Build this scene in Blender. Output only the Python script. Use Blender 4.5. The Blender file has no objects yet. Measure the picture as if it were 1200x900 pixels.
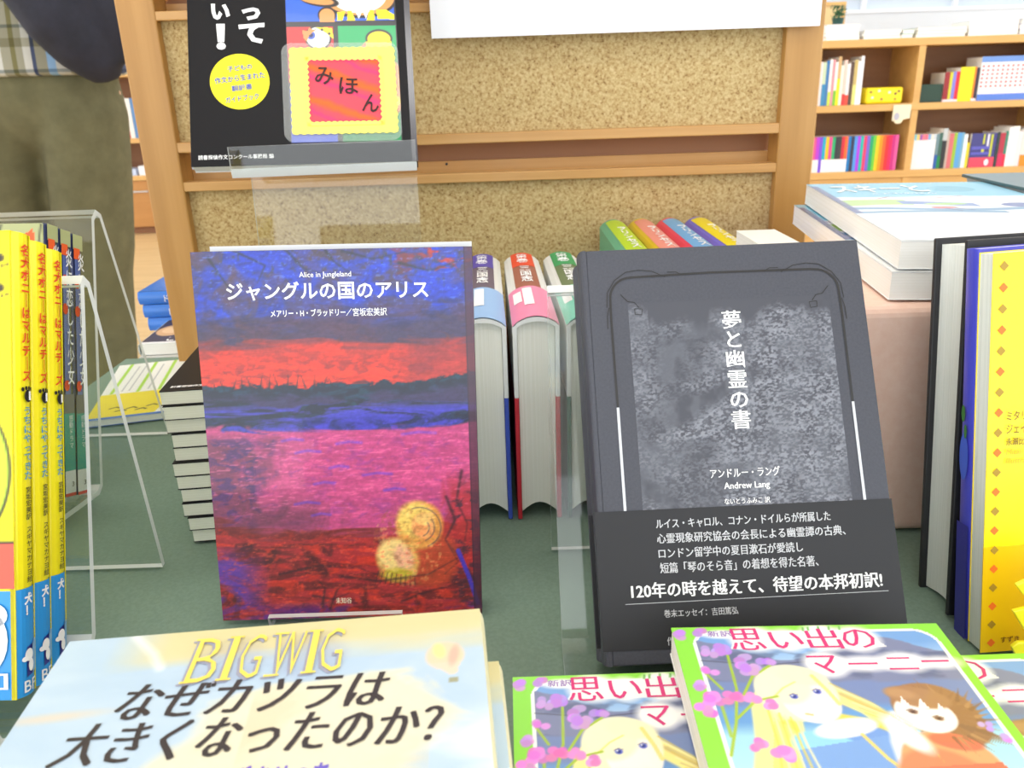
import bpy, bmesh, math, random
import numpy as np
from mathutils import Matrix, Vector
R = math.radians
scene = bpy.context.scene
COL = scene.collection

# ------------------------------------------------------------------ camera
CAM_H = 0.25
th, ro = R(20.0), R(1.9)
Fv = Vector((0, math.cos(th), -math.sin(th)))
R0 = Vector((1, 0, 0)); U0 = Vector((0, math.sin(th), math.cos(th)))
Rv = R0*math.cos(ro) - U0*math.sin(ro); Uv = R0*math.sin(ro) + U0*math.cos(ro)
cam_d = bpy.data.cameras.new('camera'); cam = bpy.data.objects.new('camera', cam_d)
COL.objects.link(cam)
m = Matrix((Rv, Uv, -Fv)).transposed().to_4x4(); m.translation = (0, 0, CAM_H)
cam.matrix_world = m
cam_d.sensor_width = 36.0; cam_d.lens = 28.5; cam_d.clip_start = 0.01; cam_d.clip_end = 60
cam_d.dof.use_dof = True; cam_d.dof.focus_distance = 0.40; cam_d.dof.aperture_fstop = 24
scene.camera = cam

# ------------------------------------------------------------------ light
FLOOR = -0.60
world = bpy.data.worlds.new('world'); scene.world = world; world.use_nodes = True
bg = world.node_tree.nodes['Background']
bg.inputs[0].default_value = (0.93, 0.97, 1.0, 1); bg.inputs[1].default_value = 2.2
def area(name, loc, sx, sy, power, col=(1, .985, .95)):
    l = bpy.data.lights.new(name, 'AREA'); l.shape = 'RECTANGLE'; l.size = sx; l.size_y = sy
    l.energy = power; l.color = col
    o = bpy.data.objects.new(name, l); o.location = loc; COL.objects.link(o)
CEIL = 1.95
LIGHTS = [(x, y) for x in (-2.2, 0.0, 2.2) for y in (-0.6, 1.3, 3.2, 5.1)]
for x, y in LIGHTS:
    area('ceiling_lamp_light', (x, y, CEIL-0.08), 1.2, 0.30, 2.4 if y < 2 else 8)
scene.view_settings.view_transform = 'Standard'; scene.view_settings.look = 'None'
scene.view_settings.gamma = 1.0; scene.view_settings.exposure = 0.28
scene.view_settings.use_curve_mapping = False

scene.cycles.transparent_max_bounces = 48
# ------------------------------------------------------------------ materials
def lin(c):
    return tuple(((v/255)/12.92 if v/255 <= .04045 else ((v/255+.055)/1.055)**2.4) for v in c)
MC = {}
def mat(rgb, rough=.5, coat=0, spec=.5, metal=0, key=None):
    k = (tuple(rgb), rough, coat, spec, metal)
    if k in MC: return MC[k]
    mt = bpy.data.materials.new(key or 'paint'); mt.use_nodes = True
    b = mt.node_tree.nodes['Principled BSDF']
    b.inputs['Base Color'].default_value = (*lin(rgb), 1); b.inputs['Roughness'].default_value = rough
    b.inputs['Coat Weight'].default_value = coat; b.inputs['Coat Roughness'].default_value = .15
    b.inputs['Specular IOR Level'].default_value = spec; b.inputs['Metallic'].default_value = metal
    MC[k] = mt; return mt
def N(mt, t, **kw):
    n = mt.node_tree.nodes.new(t)
    for k, v in kw.items(): setattr(n, k, v)
    return n
def ramp(mt, stops, fac):
    r = N(mt, 'ShaderNodeValToRGB'); e = r.color_ramp.elements
    while len(e) < len(stops): e.new(.5)
    for el, (p, c) in zip(e, stops): el.position = p; el.color = (*lin(c), 1)
    mt.node_tree.links.new(fac, r.inputs[0]); return r
def noise_mat(name, stops, scale=(1, 1, 1), nscale=10, detail=4, rough=.5, bump=0, coat=0, coord='Object', rnough=.6):
    mt = bpy.data.materials.new(name); mt.use_nodes = True; L = mt.node_tree.links
    b = mt.node_tree.nodes['Principled BSDF']; b.inputs['Roughness'].default_value = rough; b.inputs['Coat Weight'].default_value = coat
    tc = N(mt, 'ShaderNodeTexCoord'); mp = N(mt, 'ShaderNodeMapping'); mp.inputs['Scale'].default_value = scale
    nz = N(mt, 'ShaderNodeTexNoise'); nz.inputs['Scale'].default_value = nscale; nz.inputs['Detail'].default_value = detail
    nz.inputs['Roughness'].default_value = rnough
    L.new(tc.outputs[coord], mp.inputs[0]); L.new(mp.outputs[0], nz.inputs['Vector'])
    r = ramp(mt, stops, nz.outputs['Fac']); L.new(r.outputs[0], b.inputs['Base Color'])
    if bump:
        bp = N(mt, 'ShaderNodeBump'); bp.inputs['Strength'].default_value = bump; bp.inputs['Distance'].default_value = .002
        L.new(nz.outputs['Fac'], bp.inputs['Height']); L.new(bp.outputs[0], b.inputs['Normal'])
    return mt
CORK = noise_mat('cork', [(.30, (128, 96, 54)), (.385, (176, 145, 94)), (.50, (190, 164, 112)), (.72, (212, 190, 142))], nscale=430, detail=3, rough=.9, bump=.25, rnough=.6)
WOODV = noise_mat('wood_vertical', [(.3, (172, 124, 58)), (.5, (182, 134, 68)), (.7, (192, 144, 78))], scale=(30, 30, 1.2), nscale=2.2, rough=.42, coat=.1)
WOODH = noise_mat('wood_horizontal', [(.3, (184, 136, 74)), (.5, (196, 148, 86)), (.7, (206, 160, 98))], scale=(1.2, 30, 40), nscale=2.2, rough=.42, coat=.1)
WOODCASE = noise_mat('bookcase_wood', [(.3, (206, 160, 94)), (.7, (220, 176, 108))], scale=(1.2, 10, 10), nscale=2, rough=.5)
WOODBACK = noise_mat('bookcase_back', [(.3, (140, 98, 66)), (.7, (156, 112, 76))], scale=(1.2, 10, 10), nscale=2, rough=.6)
WOODDARK = mat((150, 104, 70), .6, key='wood_dark')
FLOORM = noise_mat('floor_vinyl', [(.3, (196, 164, 116)), (.7, (210, 180, 132))], scale=(1, 8, 1), nscale=3, rough=.45)
CLOTH = noise_mat('green_cloth', [(.35, (116, 139, 123)), (.65, (124, 147, 131))], nscale=500, detail=2, rough=.95, bump=.05)
PINK = noise_mat('pink_cloth', [(.35, (248, 208, 188)), (.65, (252, 216, 198))], nscale=160, detail=3, rough=.85, bump=.08)
WHITEWALL = mat((225, 228, 230), .8, key='white_wall')
PAPER_W = mat((238, 240, 246), .6, key='white_paper')
BLACKT = mat((28, 28, 30), .5, key='black_print')
WHITET = mat((248, 248, 248), .45, key='white_print')

def pages_mat(name, a, b_, axis=1, freq=1800):
    mt = bpy.data.materials.new(name); mt.use_nodes = True; L = mt.node_tree.links
    b = mt.node_tree.nodes['Principled BSDF']; b.inputs['Roughness'].default_value = .8
    tc = N(mt, 'ShaderNodeTexCoord'); mp = N(mt, 'ShaderNodeMapping')
    s = [3, 3, 3]; s[axis] = freq; mp.inputs['Scale'].default_value = s
    nz = N(mt, 'ShaderNodeTexNoise'); nz.inputs['Scale'].default_value = 1; nz.inputs['Detail'].default_value = 3
    L.new(tc.outputs['Object'], mp.inputs[0]); L.new(mp.outputs[0], nz.inputs['Vector'])
    r = ramp(mt, [(.3, a), (.7, b_)], nz.outputs['Fac']); L.new(r.outputs[0], b.inputs['Base Color'])
    bp = N(mt, 'ShaderNodeBump'); bp.inputs['Strength'].default_value = .25; bp.inputs['Distance'].default_value = .0005
    L.new(nz.outputs['Fac'], bp.inputs['Height']); L.new(bp.outputs[0], b.inputs['Normal'])
    return mt
PG_CREAM = pages_mat('pages_cream', (226, 226, 208), (242, 242, 228))
PG_WHITE = pages_mat('pages_white', (242, 239, 231), (252, 250, 245))
PG_X = pages_mat('pages_cream_spine_up', (232, 232, 220), (244, 244, 236), axis=0)

def art_mat(name, rough=.35, coat=.3):
    mt = bpy.data.materials.new(name); mt.use_nodes = True
    b = mt.node_tree.nodes['Principled BSDF']; b.inputs['Roughness'].default_value = rough; b.inputs['Coat Weight'].default_value = coat
    a = N(mt, 'ShaderNodeVertexColor'); a.layer_name = 'Col'
    mt.node_tree.links.new(a.outputs[0], b.inputs['Base Color']); return mt
ART_GLOSS = art_mat('printed_gloss', .32, .35); ART_MATTE = art_mat('printed_matte', .6, 0); ART_SOFT = art_mat('printed_soft', .5, .1)

def acrylic():
    mt = bpy.data.materials.new('clear_acrylic'); mt.use_nodes = True; nt = mt.node_tree; nt.nodes.clear()
    out = N(mt, 'ShaderNodeOutputMaterial'); tr = N(mt, 'ShaderNodeBsdfTransparent'); gl = N(mt, 'ShaderNodeBsdfGlossy')
    tr.inputs[0].default_value = (.97, .98, .975, 1); gl.inputs['Roughness'].default_value = .04
    lw = N(mt, 'ShaderNodeLayerWeight'); pw = N(mt, 'ShaderNodeMath', operation='POWER'); pw.inputs[1].default_value = 4; fr = N(mt, 'ShaderNodeMath', operation='MULTIPLY_ADD'); fr.inputs[1].default_value = .5; fr.inputs[2].default_value = .045
    nt.links.new(lw.outputs['Facing'], pw.inputs[0]); nt.links.new(pw.outputs[0], fr.inputs[0]); mx = N(mt, 'ShaderNodeMixShader')
    for a, b in ((fr.outputs[0], mx.inputs[0]), (tr.outputs[0], mx.inputs[1]), (gl.outputs[0], mx.inputs[2]), (mx.outputs[0], out.inputs[0])): nt.links.new(a, b)
    e = bpy.data.materials.new('acrylic_edge_and_bend_glint'); e.use_nodes = True; nt = e.node_tree; nt.nodes.clear()
    out = N(e, 'ShaderNodeOutputMaterial'); tr = N(e, 'ShaderNodeBsdfTransparent'); df = N(e, 'ShaderNodeBsdfPrincipled'); mx = N(e, 'ShaderNodeMixShader')
    df.inputs['Base Color'].default_value = (*lin((238, 242, 240)), 1); df.inputs['Roughness'].default_value = .15  # whitish sheet rim; the same white paints the glint on bends
    mx.inputs[0].default_value = .80; tr.inputs[0].default_value = (.95, .97, .96, 1)
    for a, b in ((tr.outputs[0], mx.inputs[1]), (df.outputs[0], mx.inputs[2]), (mx.outputs[0], out.inputs[0])): nt.links.new(a, b)
    return mt, e
ACR, ACRE = acrylic()

# ------------------------------------------------------------------ object helpers
def link(o, parent=None):
    COL.objects.link(o)
    if parent: o.parent = parent
    return o
def mobj(name, bm, mats, parent=None, smooth=False, bevel=0, seg=2, label=None):
    me = bpy.data.meshes.new(name)
    if isinstance(bm, bmesh.types.BMesh):
        bmesh.ops.recalc_face_normals(bm, faces=bm.faces); bm.to_mesh(me); bm.free()
    else: me = bm
    for x in (mats if isinstance(mats, (list, tuple)) else [mats]): me.materials.append(x)
    if smooth: me.polygons.foreach_set('use_smooth', [True]*len(me.polygons))
    o = bpy.data.objects.new(name, me); link(o, parent)
    if bevel:
        b = o.modifiers.new('bevel', 'BEVEL'); b.width = bevel; b.segments = seg; b.limit_method = 'ANGLE'
    if label: o['label'] = label
    return o
def abox(bm, x0, x1, y0, y1, z0, z1, mi=0):
    v = [bm.verts.new((x, y, z)) for x in (x0, x1) for y in (y0, y1) for z in (z0, z1)]
    for f in ((0, 1, 3, 2), (4, 6, 7, 5), (0, 4, 5, 1), (2, 3, 7, 6), (0, 2, 6, 4), (1, 5, 7, 3)):
        fc = bm.faces.new([v[i] for i in f]); fc.material_index = mi
def box(name, x0, x1, y0, y1, z0, z1, mt, parent=None, bevel=0, label=None, seg=2):
    bm = bmesh.new(); abox(bm, x0, x1, y0, y1, z0, z1); return mobj(name, bm, mt, parent, bevel=bevel, label=label, seg=seg)
def prism(name, prof, axis, a, b, mt, parent=None, smooth=False, bevel=0, edge_mat=None, label=None):
    """closed profile [(p,q)] extruded along axis 'x','y' or 'z' from a to b"""
    bm = bmesh.new()
    def P(p, q, t): return {'x': (t, p, q), 'y': (p, t, q), 'z': (p, q, t)}[axis]
    A = [bm.verts.new(P(p, q, a)) for p, q in prof]; B = [bm.verts.new(P(p, q, b)) for p, q in prof]
    f1 = bm.faces.new(A); f2 = bm.faces.new(B[::-1]); n = len(prof)
    if edge_mat: f1.material_index = 1; f2.material_index = 1
    for i in range(n): bm.faces.new((A[i], B[i], B[(i+1) % n], A[(i+1) % n]))
    return mobj(name, bm, [mt, edge_mat] if edge_mat else mt, parent, smooth=smooth, bevel=bevel, label=label)
def thing(name, label, cat, group=None, loc=(0, 0, 0), yaw=0, lean=0, roll=0):
    o = bpy.data.objects.new(name, None); o.empty_display_size = .01; COL.objects.link(o)
    o.matrix_world = Matrix.Translation(loc) @ Matrix.Rotation(R(yaw), 4, 'Z') @ Matrix.Rotation(R(-lean), 4, 'X') @ Matrix.Rotation(R(roll), 4, 'Y')
    return tag(o, label, cat, group)
def tag(o, label, cat, group=None, kind=None):
    if label: o['label'] = label; o['category'] = cat
    if group: o['group'] = group
    if kind: o['kind'] = kind
    return o
def struct(o): o['kind'] = 'structure'; return o
KIDS = {}
def dup(root, matrix=None, label=None, group=None):
    r = root.copy(); COL.objects.link(r)
    if matrix is not None: r.matrix_world = matrix
    if label: r['label'] = label
    if group: r['group'] = group
    for ch in [c for c in bpy.data.objects if c.parent == root]:
        c = ch.copy(); COL.objects.link(c); c.parent = r
        for g in [c2 for c2 in bpy.data.objects if c2.parent == ch]:
            d = g.copy(); COL.objects.link(d); d.parent = c
    return r
def posed(loc, yaw=0, lean=0, roll=0):
    return Matrix.Translation(loc) @ Matrix.Rotation(R(yaw), 4, 'Z') @ Matrix.Rotation(R(-lean), 4, 'X') @ Matrix.Rotation(R(roll), 4, 'Y')

def text(name, body, boxmm, mt, parent, face='front', w=0, t=0, h=0, bold=0, serif=0, shear=0, rot=0, eps=.00035, label=None):
    """lettering fitted into a box (u0,v0,u1,v1) in mm on a face of the thing"""
    c = bpy.data.curves.new('txt', 'FONT'); c.body = body; c.size = 1; c.resolution_u = 2
    c.align_x = 'CENTER'; c.offset = bold; c.space_line = 1.0
    o = bpy.data.objects.new('txt', c)
    me = bpy.data.meshes.new_from_object(o); bpy.data.objects.remove(o)
    n = len(me.vertices); co = np.empty(n*3, np.float32); me.vertices.foreach_get('co', co); co = co.reshape(-1, 3)
    x, y = co[:, 0].copy(), co[:, 1].copy()
    if shear: x += y*shear
    faces = [tuple(p.vertices) for p in me.polygons]
    bpy.data.meshes.remove(me)
    X, Y, Fc = x, y, list(faces)
    if serif:                      # heavier uprights than crossbars
        X = np.concatenate([x-serif, x+serif, x]); Y = np.concatenate([y, y, y])
        Fc = faces + [tuple(i+n for i in f) for f in faces] + [tuple(i+2*n for i in f) for f in faces]
    u0, v0, u1, v1 = [q/1000 for q in boxmm]
    X = (X-X.min())/(X.max()-X.min())*(u1-u0)+u0; Y = (Y-Y.min())/(Y.max()-Y.min())*(v1-v0)+v0
    if rot:
        cx, cy = (u0+u1)/2, (v0+v1)/2; a = R(rot)
        X, Y = cx+(X-cx)*math.cos(a)-(Y-cy)*math.sin(a), cy+(X-cx)*math.sin(a)+(Y-cy)*math.cos(a)
    Z = np.full_like(X, eps)
    if serif: Z[:n] += 3e-5; Z[n:2*n] += 6e-5
    if face == 'front': P = np.stack([X, -Z, Y], 1)
    elif face == 'right': P = np.stack([w+Z, X, Y], 1)
    elif face == 'top': P = np.stack([X, Y, h+Z], 1)
    me = bpy.data.meshes.new(name); me.from_pydata(P.tolist(), [], Fc)
    return mobj(name, me, mt, parent, label=label)

def ribbon(name, lines, width, mt, parent, eps=.0003, y0=0):
    bm = bmesh.new()
    for pts in lines:
        pts = [Vector(p)/1000 for p in pts]; L = []
        for i, p in enumerate(pts):
            d = (pts[min(i+1, len(pts)-1)]-pts[max(i-1, 0)]).normalized(); n = Vector((-d.y, d.x))*width/2000
            L.append((bm.verts.new((p.x+n.x, y0-eps, p.y+n.y)), bm.verts.new((p.x-n.x, y0-eps, p.y-n.y))))
        for a, b in zip(L, L[1:]): bm.faces.new((a[0], a[1], b[1], b[0]))
    return mobj(name, bm, mt, parent)
def flat_poly(name, polys, mt, parent, eps=.0003):
    bm = bmesh.new()
    for pts in polys: bm.faces.new([bm.verts.new((p[0]/1000, -eps, p[1]/1000)) for p in pts])
    return mobj(name, bm, mt, parent)
def circle(cx, cy, r, n=40, ry=None): return [(cx+r*math.cos(i*2*math.pi/n), cy+(ry or r)*math.sin(i*2*math.pi/n)) for i in range(n)]

# ------------------------------------------------------------------ painting on a fine grid
def vnoise(u, v, seed):
    rs = np.random.RandomState(seed); T = rs.rand(64, 64)
    iu = np.floor(u).astype(int); iv = np.floor(v).astype(int); fu = u-iu; fv = v-iv
    fu = fu*fu*(3-2*fu); fv = fv*fv*(3-2*fv)
    g = lambda a, b: T[a % 64, b % 64]
    return (g(iu, iv)*(1-fu)+g(iu+1, iv)*fu)*(1-fv)+(g(iu, iv+1)*(1-fu)+g(iu+1, iv+1)*fu)*fv
class Art:
    def __init__(s, u0, v0, u1, v1, res, base):
        s.b = (u0, v0, u1, v1); s.nu = int((u1-u0)*res)+1; s.nv = int((v1-v0)*res)+1
        s.u, s.v = [a.ravel() for a in np.meshgrid(np.linspace(u0, u1, s.nu), np.linspace(v0, v1, s.nv))]
        s.c = np.tile(np.array(base, float), (len(s.u), 1)); s.soft = 1.0/res
    def fbm(s, su, sv, seed, oct=4, warp=0):
        a = 0; t = 0; amp = 1; u, v = s.u/su, s.v/sv
        if warp: u = u+warp*vnoise(u*.7+9, v*.7, seed+50); v = v+warp*vnoise(u*.7, v*.7+5, seed+51)
        for i in range(oct):
            a = a+amp*vnoise(u*2**i+i*7, v*2**i+i*3, seed+i); t += amp; amp *= .55
        return a/t
    def put(s, a, col):
        a = np.clip(a, 0, 1)[:, None]; s.c = s.c*(1-a)+np.array(col, float)*a
    def ell(s, cx, cy, rx, ry, col, rot=0, soft=None, alpha=1):
        r = R(rot); du, dv = s.u-cx, s.v-cy
        x = (du*math.cos(r)+dv*math.sin(r))/rx; y = (-du*math.sin(r)+dv*math.cos(r))/ry
        d = (1-np.sqrt(x*x+y*y))*min(rx, ry); s.put(np.clip(d/(soft or s.soft)+.5, 0, 1)*alpha, col)
    def poly(s, pts, col, alpha=1):
        ins = np.zeros(len(s.u), bool); n = len(pts)
        for i in range(n):
            (x0, y0), (x1, y1) = pts[i], pts[(i+1) % n]
            if y0 == y1: continue
            c = ((y0 > s.v) != (y1 > s.v)) & (s.u < (x1-x0)*(s.v-y0)/(y1-y0)+x0); ins ^= c
        s.put(ins*alpha, col)
    def line(s, pts, wd, col, alpha=1, taper=False, soft=None):
        best = np.full(len(s.u), 1e9); n = len(pts)-1
        for i in range(n):
            (x0, y0), (x1, y1) = pts[i], pts[i+1]; dx, dy = x1-x0, y1-y0; L2 = dx*dx+dy*dy+1e-9
            t = np.clip(((s.u-x0)*dx+(s.v-y0)*dy)/L2, 0, 1)
            w = wd/2*((1-(i+t)/n) if taper else 1)
            best = np.minimum(best, np.hypot(s.u-x0-t*dx, s.v-y0-t*dy)-w)
        s.put(np.clip(.5-best/(soft or s.soft), 0, 1)*alpha, col)
    def build(s, name, parent, mt, eps=.0002, bend=None, face='front', w=0):
        lc = np.clip(s.c, 0, 255)/255; lc = np.where(lc <= .04045, lc/12.92, ((lc+.055)/1.055)**2.4)
        n = len(s.u); U, V = s.u/1000, s.v/1000
        E_ = np.full(n, -eps)
        if bend is not None: E_ = E_-bend(s.u, s.v)
        co = np.stack([U, E_, V], 1) if face == 'front' else np.stack([w-E_, U, V], 1)
        i = np.arange(s.nu-1); j = np.arange(s.nv-1); I, J = np.meshgrid(i, j); a = (J*s.nu+I).ravel()
        q = np.stack([a, a+1, a+1+s.nu, a+s.nu], 1)
        me = bpy.data.meshes.new(name); me.vertices.add(n); me.vertices.foreach_set('co', co.astype(np.float32).ravel())
        me.loops.add(q.size); me.loops.foreach_set('vertex_index', q.ravel().astype(np.int32))
        me.polygons.add(len(q)); me.polygons.foreach_set('loop_start', np.arange(0, q.size, 4, dtype=np.int32))
        me.update(calc_edges=True); me.validate()
        ca = me.color_attributes.new('Col', 'FLOAT_COLOR', 'POINT')
        ca.data.foreach_set('color', np.concatenate([lc, np.ones((n, 1))], 1).astype(np.float32).ravel())
        return mobj(name, me, mt, parent)

# ------------------------------------------------------------------ generic book (local: x right, y thickness away, z up)
def make_book(root, w, h, t, front, back=None, spine=None, pages=None, side='R', hard=False, round_=None, prefix=True):
    back = back or front; spine = spine or front; pages = pages or PG_CREAM
    bd = .0026 if hard else .0005; ov = .003 if hard else .0004
    cov_l = 0; parts = {}
    g = .0006
    x0, x1 = (0, w-(.0035 if hard else .0012)) if side == 'R' else ((.0035 if hard else .0012), w)
    parts['f'] = box('front_cover', x0, x1, 0, bd, 0, h, front, root, bevel=min(.0006, bd/2.2))
    parts['b'] = box('back_cover', x0, x1, t-bd, t, 0, h, back, root, bevel=min(.0006, bd/2.2))
    # spine: rounded profile in x-y, extruded in z
    s = 1 if side == 'R' else -1; xe = w if side == 'R' else 0; n = 8
    bul = round_ if round_ is not None else min(.0025, t*.18)
    xin = xe-s*(.0035 if hard else .0012)
    prof = [(xin, 0)]+[(xe-s*bul*(1-math.sin(math.pi*i/n)), t*(1-math.cos(math.pi*i/n))/2) for i in range(n+1)]+[(xin, t)]
    prof += [(xin, t-bd)]+[(xe-s*(bul*(1-math.sin(math.pi*i/n))+bd), bd+(t-2*bd)*(1-math.cos(math.pi*i/n))/2) for i in range(n, -1, -1)]+[(xin, bd)]
    parts['s'] = prism('spine', prof, 'z', 0, h, spine, root)
    # page block with hollow fore edge
    fe = (ov, t) if side == 'R' else (w-ov, t); xs = xe-s*(bd+bul+.0005); xf = (ov if side == 'R' else w-ov)
    dip = .0022 if hard else 0.0
    pr = [(xs, bd), (xs, t-bd)]+[(xf+s*dip*math.sin(math.pi*i/6), t-bd-(t-2*bd)*i/6) for i in range(7)]
    parts['p'] = prism('page_block', pr, 'z', ov, h-ov, pages, root)
    return parts

# =================================================================== SETTING
struct(box('floor', -5, 5, -2.5, 8, FLOOR-.05, FLOOR, FLOORM))
struct(box('ceiling', -5, 5, -2.5, 8, CEIL, CEIL+.05, WHITEWALL))
struct(box('wall_back', -5, 5, 7.6, 7.7, FLOOR, CEIL, WHITEWALL))
# glazed screen behind the right bookcase
win = struct(bpy.data.objects.new('window_1', None)); COL.objects.link(win); win.location = (0, 5.2, 0)
GLZ = mat((196, 208, 222), .25, .3, key='pale_blue_glass'); FRM = mat((236, 240, 246), .5, key='white_frame')
for x0, x1 in ((1.0, 2.115), (2.135, 2.65), (2.67, 3.215), (3.235, 4.2)):
    box('pane', x0, x1, 0, .01, .62, 1.7, GLZ, win)
box('window_frame', .98, 4.25, -.02, .03, FLOOR+0.02, .60, mat((228, 234, 240), .6), win)
box('window_frame', .98, 4.25, -.03, .03, .60, .62, FRM, win)
for x in (.99, 2.125, 2.66, 3.225, 4.22): box('mullion', x-.012, x+.012, -.03, .03, .62, 1.7, FRM, win)
box('window_frame', .98, 4.25, -.03, .03, 1.7, CEIL-.01, FRM, win)
cl = thing('ceiling_light', 'rectangular white fluorescent ceiling light panels above the shop', 'light', 'ceiling lights', (LIGHTS[0][0], LIGHTS[0][1], CEIL))
EM = bpy.data.materials.new('lamp_diffuser'); EM.use_nodes = True
EM.node_tree.nodes['Principled BSDF'].inputs['Emission Color'].default_value = (1, 1, 1, 1)
EM.node_tree.nodes['Principled BSDF'].inputs['Emission Strength'].default_value = 3
box('lamp_housing', -.62, .62, -.17, .17, -.05, 0, WHITEWALL, cl); box('diffuser', -.6, .6, -.15, .15, -.06, -.05, EM, cl)
for x, y in LIGHTS[1:]: dup(cl, Matrix.Translation((x, y, CEIL)))

# display table with green cloth
tb = thing('display_table', 'low wooden display table under the green cloth', 'table', loc=(0, .3, FLOOR))
box('table_top', -.385, .72, -.45, .495, .57, .597, WOODH, tb)
for x in (-.35, .68):
    for y in (-.41, .45): box('leg', x-.025, x+.025, y-.025, y+.025, 0, .57, WOODV, tb)
bm = bmesh.new()
X0, X1, Y0, Y1, rr = -.399, .735, -.17, .803, .01
nx, nz = 40, 8
ringpts = [(X0+(X1-X0)*i/nx, Y0) for i in range(nx)]+[(X1, Y0+(Y1-Y0)*i/nx) for i in range(nx)]+[(X1-(X1-X0)*i/nx, Y1) for i in range(nx)]+[(X0, Y1-(Y1-Y0)*i/nx) for i in range(nx)]
rings = []
for k in range(nz+1):
    z = -.30*k/nz; r = []
    for i, (x, y) in enumerate(ringpts):
        a = .008*(k/nz)*math.sin(i*.9); cx, cy = x-(X0+X1)/2, y-(Y0+Y1)/2; l = math.hypot(cx, cy)
        r.append(bm.verts.new((x+cx/l*a, y+cy/l*a, z-.0005)))
    rings.append(r)
bm.faces.new(rings[0])
for a, b in zip(rings, rings[1:]):
    for i in range(len(a)): bm.faces.new((a[i], a[(i+1) % len(a)], b[(i+1) % len(a)], b[i]))
tag(mobj('tablecloth', bm, CLOTH), 'dark green cloth spread over the display table under the books', 'tablecloth')

st2 = thing('side_table', 'small white side table under the three blue books behind the green cloth', 'table', loc=(-.20, .94, FLOOR))
box('table_top', -.187, .215, -.133, .13, .575, .5995, mat((236, 236, 232), .5), st2)
for x in (-.165, .19):
    for y in (-.10, .11): box('leg', x-.015, x+.015, y-.015, y+.015, 0, .575, mat((236, 236, 232), .5), st2)
# =================================================================== CORK EASEL
EY = .77
es = thing('cork_display_easel', 'wooden display rack with cork panels and horizontal slots standing on the table', 'display stand', loc=(0, EY, 0))
PX = [(-.3293, -.2958), (.2494, .2823)]
for a, b in PX: box('post', a, b, -.004, .026, 0, .62, WOODV, es, bevel=.0015)
box('top_rail', PX[0][1], PX[1][0], -.004, .026, .59, .62, WOODH, es, bevel=.001)
box('bottom_rail', PX[0][1], PX[1][0], -.004, .026, .01, .03, WOODH, es, bevel=.001)
segs = [(.03, .170), (.2135, .315), (.345, .44), (.48, .59)]
for a, b in segs: box('cork_panel', PX[0][1]-.002, PX[1][0]+.002, .006, .012, a, b, CORK, es)
for a, b in ((.170, .1785), (.2045, .2135), (.3145, .322), (.345, .353), (.44, .448), (.472, .48)):
    box('slot_rail', PX[0][1]-.001, PX[1][0]+.001, -.003, .014, a, b, WOODH, es, bevel=.0008)
for a, b in ((.1785, .2045), (.322, .345), (.448, .472)):
    s_ = box('slot_back', PX[0][1], PX[1][0], .030, .034, a-.012, b+.012, WOODDARK, es)
    box('slot_strip', PX[0][1], PX[1][0], .024, .030, a-.01, a+(b-a)*.35, WOODH, es)
bm = bmesh.new()
bmesh.ops.create_cone(bm, cap_ends=True, segments=12, radius1=.0012, radius2=.0012, depth=.002, matrix=Matrix.Translation((-.055, .0235, .185)) @ Matrix.Rotation(R(90), 4, 'X'))
mobj('screw', bm, BLACKT, es)
sg = thing('notice_sheet', 'large blank white paper notice hanging on the cork rack', 'sign', loc=(-.0590, .755, .2925))
o = box('paper', 0, .333, 0, .0008, 0, .25, PAPER_W, sg)
for x in (.02, .31): 
    bm = bmesh.new(); bmesh.ops.create_uvsphere(bm, u_segments=12, v_segments=8, radius=.004, matrix=Matrix.Translation((x, -.002, .24))); mobj('pin', bm, mat((230, 60, 50), .4), sg, smooth=True)

# =================================================================== BLUE PAINTED BOOK
bl = thing('picture_storybook', 'book with a painted red and blue sunset lake on its jacket, on a clear stand', 'book', None, (-.1489, .3438, .0036), .654, 9.58, .84)
W, H, T = 130, 182.7, 15
make_book(bl, .13, .1827, .015, mat((40, 40, 110), .4), spine=mat((60, 40, 60), .4), pages=PG_WHITE, hard=True)
box('rear_white_board', .004, .1295, .0148, .0160, 0, .1850, WHITEWALL, bl)
A = Art(0, 0, W, H, 1.9, (30, 58, 190))
n1 = A.fbm(14, 9, 1, 5, 1.5); n2 = A.fbm(5, 2.2, 9, 4, 1.5); n3 = A.fbm(2.2, 2.2, 21, 3); n4 = A.fbm(22, 3, 30, 5, 2); n5 = A.fbm(9, 14, 41, 4, 2)
v, u = A.v, A.u; st = lambda x, a, b: np.clip((x-a)/(b-a), 0, 1)
A.put(st(n1, .35, .7)*.55, (46, 92, 215)); A.put(st(n2, .5, .75)*.5, (26, 32, 90))
A.put(st(n3*.5+n1*.5, .52, .66)*st(v, 145, 178)*.8, (55, 62, 60))
A.put(st(n2, .55, .7)*st(v, 165, 178)*st(u, 80, 112), (190, 50, 40))
A.put(st(n5, .45, .62)*(u < 42)*st(v, 120, 140)*st(45-u, 0, 20)*.75, (86, 66, 76))
w = v+(n4-.5)*14
A.put(st(w, 158, 148)*.85, (66, 50, 66)); A.put(st(w, 158, 150)*st(n2, .45, .65)*.6, (32, 38, 96)); A.put(st(w, 150, 140)*st(n2, .5, .7)*.6, (120, 62, 50))
A.put(st(w, 141, 135), (214, 52, 36)); A.put(st(w, 138, 130)*st(n4, .45, .6)*.8, (236, 60, 34)); A.put(st(w, 142, 124)*st(n2, .50, .68)*.6, (120, 40, 48)); A.put(st(30-abs(u-118)+(n5-.5)*20, 0, 14)*st(w, 142, 134)*.5, (120, 44, 60)); A.put(st(v, 128, 140)*st(n1, .4, .6)*.45, (90, 50, 66))
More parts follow.
